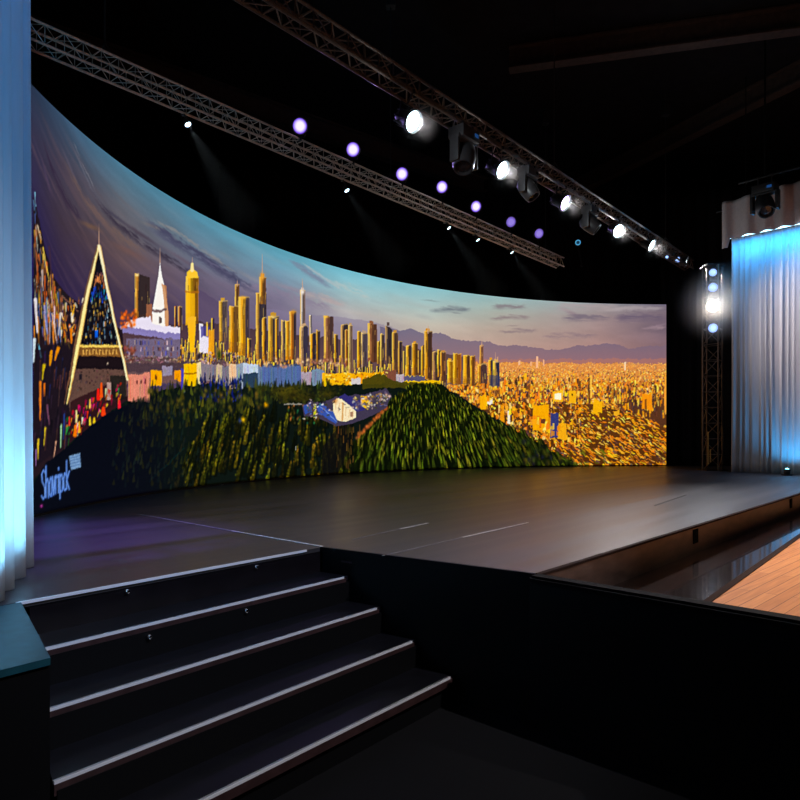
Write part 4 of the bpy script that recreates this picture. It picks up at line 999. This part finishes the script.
dimset = (4, 5, 6)
for k, (px, py) in enumerate([(300, 126), (353, 149.5), (402, 174), (442, 187), (476, 206.5), (511, 222), (539, 233.5)]):
    p = at_line(px, py, T1, .16); att = on_line(px, T1, TS / 2); att.z = T1.z + TS / 2
    lamp('wash_light', p, toward_cam(p, .62, N * 1.0 - UP * .5), 'violetdim' if k in (5, 6) else 'violet',
         '%s violet-glowing stage lamp along the silver truss, counted from its near end' % ORD[k] if k < 6 else 'farthest dim violet stage lamp on the silver truss', 'violet wash lights', att, scale=.78,
         power=26, color=(.45, .3, 1.), angle=60)
WL = []; WR = []
for k, (px, py, ln) in enumerate([(413, 121.5, 'white'), (502, 170, 'white'), (565, 203, 'whitewarm'), (618.5, 231, 'white'), (651.5, 245.5, 'white'), (686, 261.5, 'white')]):
    p = at_line(px, py, T2, .12); att = on_line(px, T2, TS / 2); att.z = T2.z - TS / 2
    dd = N * .86 - UP * .50
    if k == 5: dd = N * 1. - UP * .3 + A * .25
    if k == 3: dd = toward_cam(p, .4, dd)
    WR.append(None); WR[k] = lamp('wash_light', p, dd, ln, ['brilliant white stage lamp nearest the camera on the dark truss', 'tall white glowing lamp below the dark truss, beside a moving head', 'lilac-white stage lamp, third along the dark truss', 'round white stage lamp, fourth along the dark truss',
         'narrow white stage lamp, fifth along the dark truss', 'sliver of a white lamp at the far end of the dark truss'][k], 'white wash lights', att, scale=.9, power=800, color=(1., .93, .94), angle=90)
    WL.append((p, dd, k))
# small spots under the silver truss
beams = []
for k, (px, py, w) in enumerate([(188, 124.5, 1), (347, 190.5, .5), (449, 228, 1), (478, 240, .35), (512, 252.5, 1)]):
    p = at_line(px, py, T1, -.02); att = on_line(px, T1, -.02); att.z = T1.z - TS / 2; att -= N * TS / 2
    dd = (N * .55 + A * .12 - UP * .83).normalized()
    lamp('spotlight', p, dd, 'spotlens', 'tiny %s spotlight under the silver truss, %s from its near end' % ('faint' if w < .6 else 'bright white', ORD[k]), 'small spotlights under the truss', att, 'spotlight', scale=.30, power=70 * w, color=(.8, .95, 1.), angle=20)
    if w > .4: beams.append((p, dd, k))
p = at_line(578, 242.5, T1, .0); att = on_line(578, T1); att.z = T1.z + TS / 2
lamp('spotlight', p, toward_cam(p, .9, N), 'cyan', 'small dark lamp with a cyan ring standing on the silver truss end', 'small spotlights under the truss', att + N * TS / 2, 'spotlight', scale=.5)
p = at_line(678, 259.5, T2, .0); att = on_line(678, T2); att.z = T2.z - TS / 2
lamp('spotlight', p, toward_cam(p, .9, N), 'bluelens', 'tiny blue lamp beside the last white lamp of the dark truss', 'small spotlights under the truss', att + N * TS / 2, 'spotlight', scale=.45)
p = at_line(667, 257, T2, .0); att = on_line(667, T2); att.z = T2.z - TS / 2
lamp('spotlight', p, toward_cam(p, .9, N), 'bluelens', 'tiny pale lamp between the last two white lamps of the dark truss', 'small spotlights under the truss', att + N * TS / 2, 'spotlight', scale=.25)

# haze in the beams of the small spots
hz = haze_mat('beam_haze', .012, .4)
for p, dd, k in beams:
    L = 1.7; mb = MB(); mb.rod(dd * .05, dd * L, .035, 24, .035 + L * math.tan(R(9))); o = mb.build('haze_beam', hz); o.location = p
    tag(o, 'faint hazy light beam falling from the %s small spotlight under the silver truss' % ORD[k], 'haze', 'hazy beams', 'stuff')

gz = haze_mat('lamp_glow_haze', .035, .1, 1.0, 2.0)
gm = MB().lathe([(0, -1.), (.5, -.866), (.866, -.5), (1, 0), (.866, .5), (.5, .866), (0, 1.)], 20).mesh('haze_glow', gz, True)
for p, dd, k in WL[:5]:
    light('POINT', WR[k], dd * .07, dd, (.85, .97, 1.), 16, .03)
    o = put('haze_glow', gm, None, p + dd * .05); o.scale = (.34,) * 3
    tag(o, 'soft hazy halo round the %s white lamp along the dark truss' % ORD[k], 'haze', 'lamp halos', 'stuff')

# moving heads under the dark truss
def moving_head(loc, attach, d, side, label, s=1., m='headgrey', lensm='vent'):
    root = empty('moving_head', tuple(loc), label, 'stage light', 'moving heads'); d = Vector(d).normalized(); att = Vector(attach) - Vector(loc); side = Vector(side).normalized(); f = side.cross(UP)
    rot = Matrix((side, UP.cross(side), UP)).transposed().to_4x4()
    top = Vector((0, 0, .26 * s))
    mb = MB(); mb.box(top, (.34 * s, .22 * s, .14 * s), rot, .025 * s); b = mb.build('base', M[m], root, True)
    mb = MB(); mb.box(top + side * .10 * s + rot @ Vector((0, -.112 * s, 0)), (.07 * s, .006, .04 * s), rot); mb.build('control_panel', mat('blue_panel', (.02, .1, .35), .3, emit=(.02, .14, .5), estr=.25) if s > 1 else M['vent'], b)
    mb = MB()
    for sg in (1, -1): mb.box(side * .185 * s * sg + Vector((0, 0, .06 * s)), (.045 * s, .12 * s, .30 * s), rot, .015 * s)
    mb.box(Vector((0, 0, .195 * s)), (.40 * s, .14 * s, .05 * s), rot, .012 * s); mb.build('yoke', M[m], root, True)
    q = d.to_track_quat('Z', 'Y'); mb = MB()
    mb.lathe([(0, -.19), (.08, -.19), (.125, -.14), (.14, -.02), (.13, .12), (.115, .17), (.10, .17), (.095, .13), (0, .13)], 24); me = mb.mesh('head', M[m], True); h = put('head', me, root, (0, 0, 0), q); h.scale = (s,) * 3
    mb = MB(); mb.lathe([(.096, .131), (.06, .142), (0, .148)], 24); mb.build('lens', mat('dark_lens', (.03, .02, .02), .08, spec=.8, coat=.5), h, True)
    mb = MB()
    for sg in (1, -1): mb.rod(side * .1 * s * sg + Vector((0, 0, .33 * s)), side * .1 * s * sg + Vector((att.x, att.y, att.z)), .014, 8); mb.box(side * .1 * s * sg + att, (.05, .05, .05), None, .008)
    mb.rod(side * .12 * s + Vector((0, 0, .34 * s)), side * -.12 * s + Vector((0, 0, .34 * s)), .02, 8); mb.build('clamp', M['body'], root)
    return root
for (px, py, lab, s, d) in [(464, 153, 'large dark moving head beside the nearest white lamps', 1.15, (-.1, -.5, -.9)), (528, 189, 'dark moving head between the tall white lamp and the lilac-white lamp', .95, (.5, -.2, -.8)), (590, 219, 'dark moving head between the lilac-white lamp and the round white lamp', .95, (.7, -.2, -.6))]:
    p = at_line(px, py, T2, .06); att = on_line(px, T2, .06); att.z = T2.z - TS / 2 - .0; p.z = min(p.z, att.z - .36 * s)
    a2 = att - N * .06 + N * TS / 2
    moving_head(p, a2, d, A, lab, s)
# lamp hanging in front of the valance
p = Vector(((765 - 400) / F * 13.2, 13.2, CAMZ + (HOR - 206) / F * 13.2)); 
vt = (RC1 - RC0).normalized()
pv = empty('hanging_bar', (p.x, p.y, 9.5), 'black bar dropping from the ceiling in front of the valance', 'bar')
mb = MB(); mb.rod((0, 0, 0), (0, 0, p.z + .60 - 9.5), .02, 8); mb.build('drop_pipe', M['black'], pv); mb = MB(); mb.rod(-vt * .5 + Vector((0, 0, p.z + .58 - 9.5)), vt * .9 + Vector((0, 0, p.z + .58 - 9.5)), .025, 8); mb.build('cross_pipe', M['black'], pv)
moving_head(p, p + Vector((0, 0, .58)), (-.2, -.6, -.75), vt, 'black moving head hanging in front of the pale valance', 1.25, 'body')

# ------------------------------------------------------------------ light tower
TX = Vector((7.30, 15.65, STG)); 
tw = truss('light_tower', TX, TX + Vector((0, 0, 4.75)), .34, .34, M['darkalu'], 'dark lattice light tower standing beside the far pale curtain', None, .02, .009, up=N); tw['category'] = 'tower'
mb = MB(); mb.box((0, 0, .01), (.5, .5, .02), None, .004); mb.build('base_plate', M['black'], tw)
mb = MB(); mb.box((0, 0, 4.76), (.42, .42, .03), None, .004); mb.build('cap_plate', M['black'], tw)
for k in range(2):  # gold highlights near the tower foot, put in as coloured strips
    mb = MB(); x = -.17 - .02 + .05 * k; mb.box((x, -.19, .52 - .18 * k), (.025, .012, .75 - .45 * k)); tag(mb.build('glint', M['yellow'], tw), 'gold highlight built as a strap near the foot')
mb = MB(); mb.tube([(.10, -.2, 3.0), (.13, -.21, 2.2), (.11, -.2, 1.4), (.15, -.21, .8), (.12, -.2, .05)], .012); mb.build('cable', M['cable'], tw)
for k, (py, ln, sc_, lab, pw) in enumerate([(272.5, 'bluelens', .62, 'small pale blue lamp at the top of the light tower', 6), (287.5, 'bluelens', .75, 'pale blue lamp just above the glaring lamp of the tower', 10), (306, 'glare', .95, 'glaring warm white lamp on the light tower', 110), (328, 'bluelens', .75, 'pale blue lamp just below the glaring lamp of the tower', 10)]):
    y = TX.y - .42; p = Vector(((713 - 400) / F * y, y, CAMZ + (HOR - py) / F * y))
    lamp('tower_light', p, toward_cam(p, .93, N + A * .1), ln, lab, 'lamps of the light tower', Vector((p.x, TX.y - .17 - .0, p.z + .16 if k != 2 else p.z + .2)), 'stage light', sc_, pw, (1, .9, .8) if k == 2 else (.5, .65, 1.), 72)
    if k == 2: GL = p
mb = MB(); mb.lathe([(0, -1.), (.5, -.866), (.866, -.5), (1, 0), (.866, .5), (.5, .866), (0, 1.)], 24); o = mb.build('haze_glow', haze_mat('glow_haze', 2.2, .2, 1.0, 2.2, (1., .88, .76))); o.location = GL + Vector((0, -.25, 0))
tag(o, 'hazy glow around the glaring lamp on the light tower', 'haze', None, 'stuff')

# uplights at the far curtain
for k, (px, py) in enumerate([(787, 473.4), (806, 474.8)]):
    p = P(px, py + 2.0, STG); q = p.copy()
    root = empty('uplight', tuple(q), ['small glowing uplight on the stage at the far curtain hem', 'blue uplight at the edge of the photo by the far curtain'][k], 'uplight', 'uplights at the far curtain')
    mb = MB(); mb.box((0, 0, .01), (.16, .12, .02), None, .004); mb.build('base', M['body'], root)
    d = (Vector((0, 0, 1)) - rn * .22).normalized()
    mb = MB(); mb.lathe([(0, -.07), (.05, -.07), (.06, -.05), (.065, .03), (.055, .03), (0, .02)], 16, (0, 0, .09), d.to_track_quat('Z', 'Y')); b = mb.build('body', M['body'], root, True)
    mb = MB(); mb.lathe([(.056, .021), (.03, .05), (0, .06)], 16, (0, 0, .09), d.to_track_quat('Z', 'Y')); mb.build('lens', M['up'], root, True)
    light('SPOT', root, Vector((0, 0, .09)) + d * .07, d, (.04, .44, 1.), 34, .02, 150, .8)
# uplights behind the thin near curtain; the farthest is added to widen the glow
for k, (x, y, z, pw, d) in enumerate([(-2.10, 3.22, STG, 18, (.22, .15, 1.)), (-2.28, 3.72, STG, 18, (.22, .12, 1.)), (-2.75, 3.55, STG, 180, (.55, .1, 1.))]):
    root = empty('uplight', (x, y, z), ['small black uplight behind the near pale curtain, the one closer to the camera', 'small black uplight behind the near pale curtain, the one closer to the screen', 'extra black uplight added farthest behind the near pale curtain'][k], 'uplight', 'uplights at the near curtain')
    mb = MB(); mb.box((0, 0, .01), (.12, .10, .02), None, .004); mb.build('base', M['body'], root)
    dv = Vector(d).normalized(); mb = MB(); mb.lathe([(0, -.06), (.045, -.06), (.05, .03), (.042, .03), (0, .02)], 16, (0, 0, .08), dv.to_track_quat('Z', 'Y')); mb.build('body', M['body'], root, True)
    light('SPOT', root, Vector((0, 0, .08)) + dv * .05, dv, (.22, .66, 1.), pw * 2.6, .03, 130, .9)

# ------------------------------------------------------------------ house downlight and added unseen spots
hl = empty('house_light', (6.6, 6.9, 8.9), 'warm house downlight above the wooden hall floor', 'ceiling light')
mb = MB(); mb.lathe([(0, .2), (.14, .2), (.16, .16), (.16, -.1), (.15, -.1), (.14, .1), (0, .12)], 20); mb.build('housing', M['body'], hl, True)
mb = MB(); mb.rod((0, 0, .2), (0, 0, .6), .02, 8); mb.build('stem', M['body'], hl)
light('SPOT', hl, (0, 0, -.12), Vector((5.2, 3.8, HALL)) - Vector((6.6, 6.9, 8.9)), (1, .76, .52), 2600, .15, 46, .35)
def profile(loc, target, color, power, angle, label, blend=.5):  # unseen spots added to light the curtains, steps and deck
    r_ = empty('added_spot', loc, label, 'stage light', 'added unseen spots'); d = (Vector(target) - Vector(loc)).normalized()
    q = d.to_track_quat('Z', 'Y'); mb = MB(); mb.lathe([(0, -.35), (.10, -.35), (.11, -.1), (.08, 0), (.08, .28), (.09, .30), (.07, .30), (.06, .2), (0, .2)], 18, (0, 0, 0), q); mb.build('body', M['body'], r_, True)
    mb = MB(); mb.rod((0, 0, .1), (0, 0, 9.5 - loc[2]), .02, 8); mb.build('drop_pipe', M['body'], r_)
    light('SPOT', r_, d * .32, d, color, power, .05, angle, blend); return r_
profile((2.2, .6, 7.4), (-2.1, 3.8, 3.6), (.04, .36, 1.), 1000, 62, 'blue unseen spot added to wash the near pale curtain', .8)
profile((5.5, 1.2, 8.2), (-.9, 4.1, .6), (1., .95, .97), 1700, 34, 'white unseen spot added to brighten the nosings of the stage steps', .8)
q = P(58, 540, STG); profile((-2.3, 6.0, 8.7), q, (.22, .13, 1.), 4400, 26, 'violet-blue unseen spot added to tint the deck beside the near curtain', 1.)
profile((9.5, 3.5, 8.4), (8.1, 14.0, 3.9), (1., .80, .78), 260, 30, 'warm unseen spot added to brighten the far pale curtain', .6)

w = bpy.data.worlds.new('hall_air'); SC.world = w; w.use_nodes = True
w.node_tree.nodes['Background'].inputs['Color'].default_value = (.35, .3, .32, 1); w.node_tree.nodes['Background'].inputs['Strength'].default_value = .04

# ------------------------------------------------------------------ camera
cam = bpy.data.cameras.new('camera'); co = bpy.data.objects.new('camera', cam); COL.objects.link(co)
co.location = (0, 0, CAMZ); co.rotation_euler = (R(90), 0, 0)
cam.sensor_width = 36; cam.lens = 36 * F / 800; cam.shift_y = (HOR - 400) / 800; cam.clip_start = .02
SC.camera = co
SC.view_settings.view_transform = 'Standard'; SC.view_settings.look = 'None'
SC.view_settings.exposure = 0; SC.view_settings.gamma = 1; SC.view_settings.use_curve_mapping = False
SC.cycles.use_denoising = True
SC.cycles.max_bounces = 6; SC.cycles.volume_bounces = 0
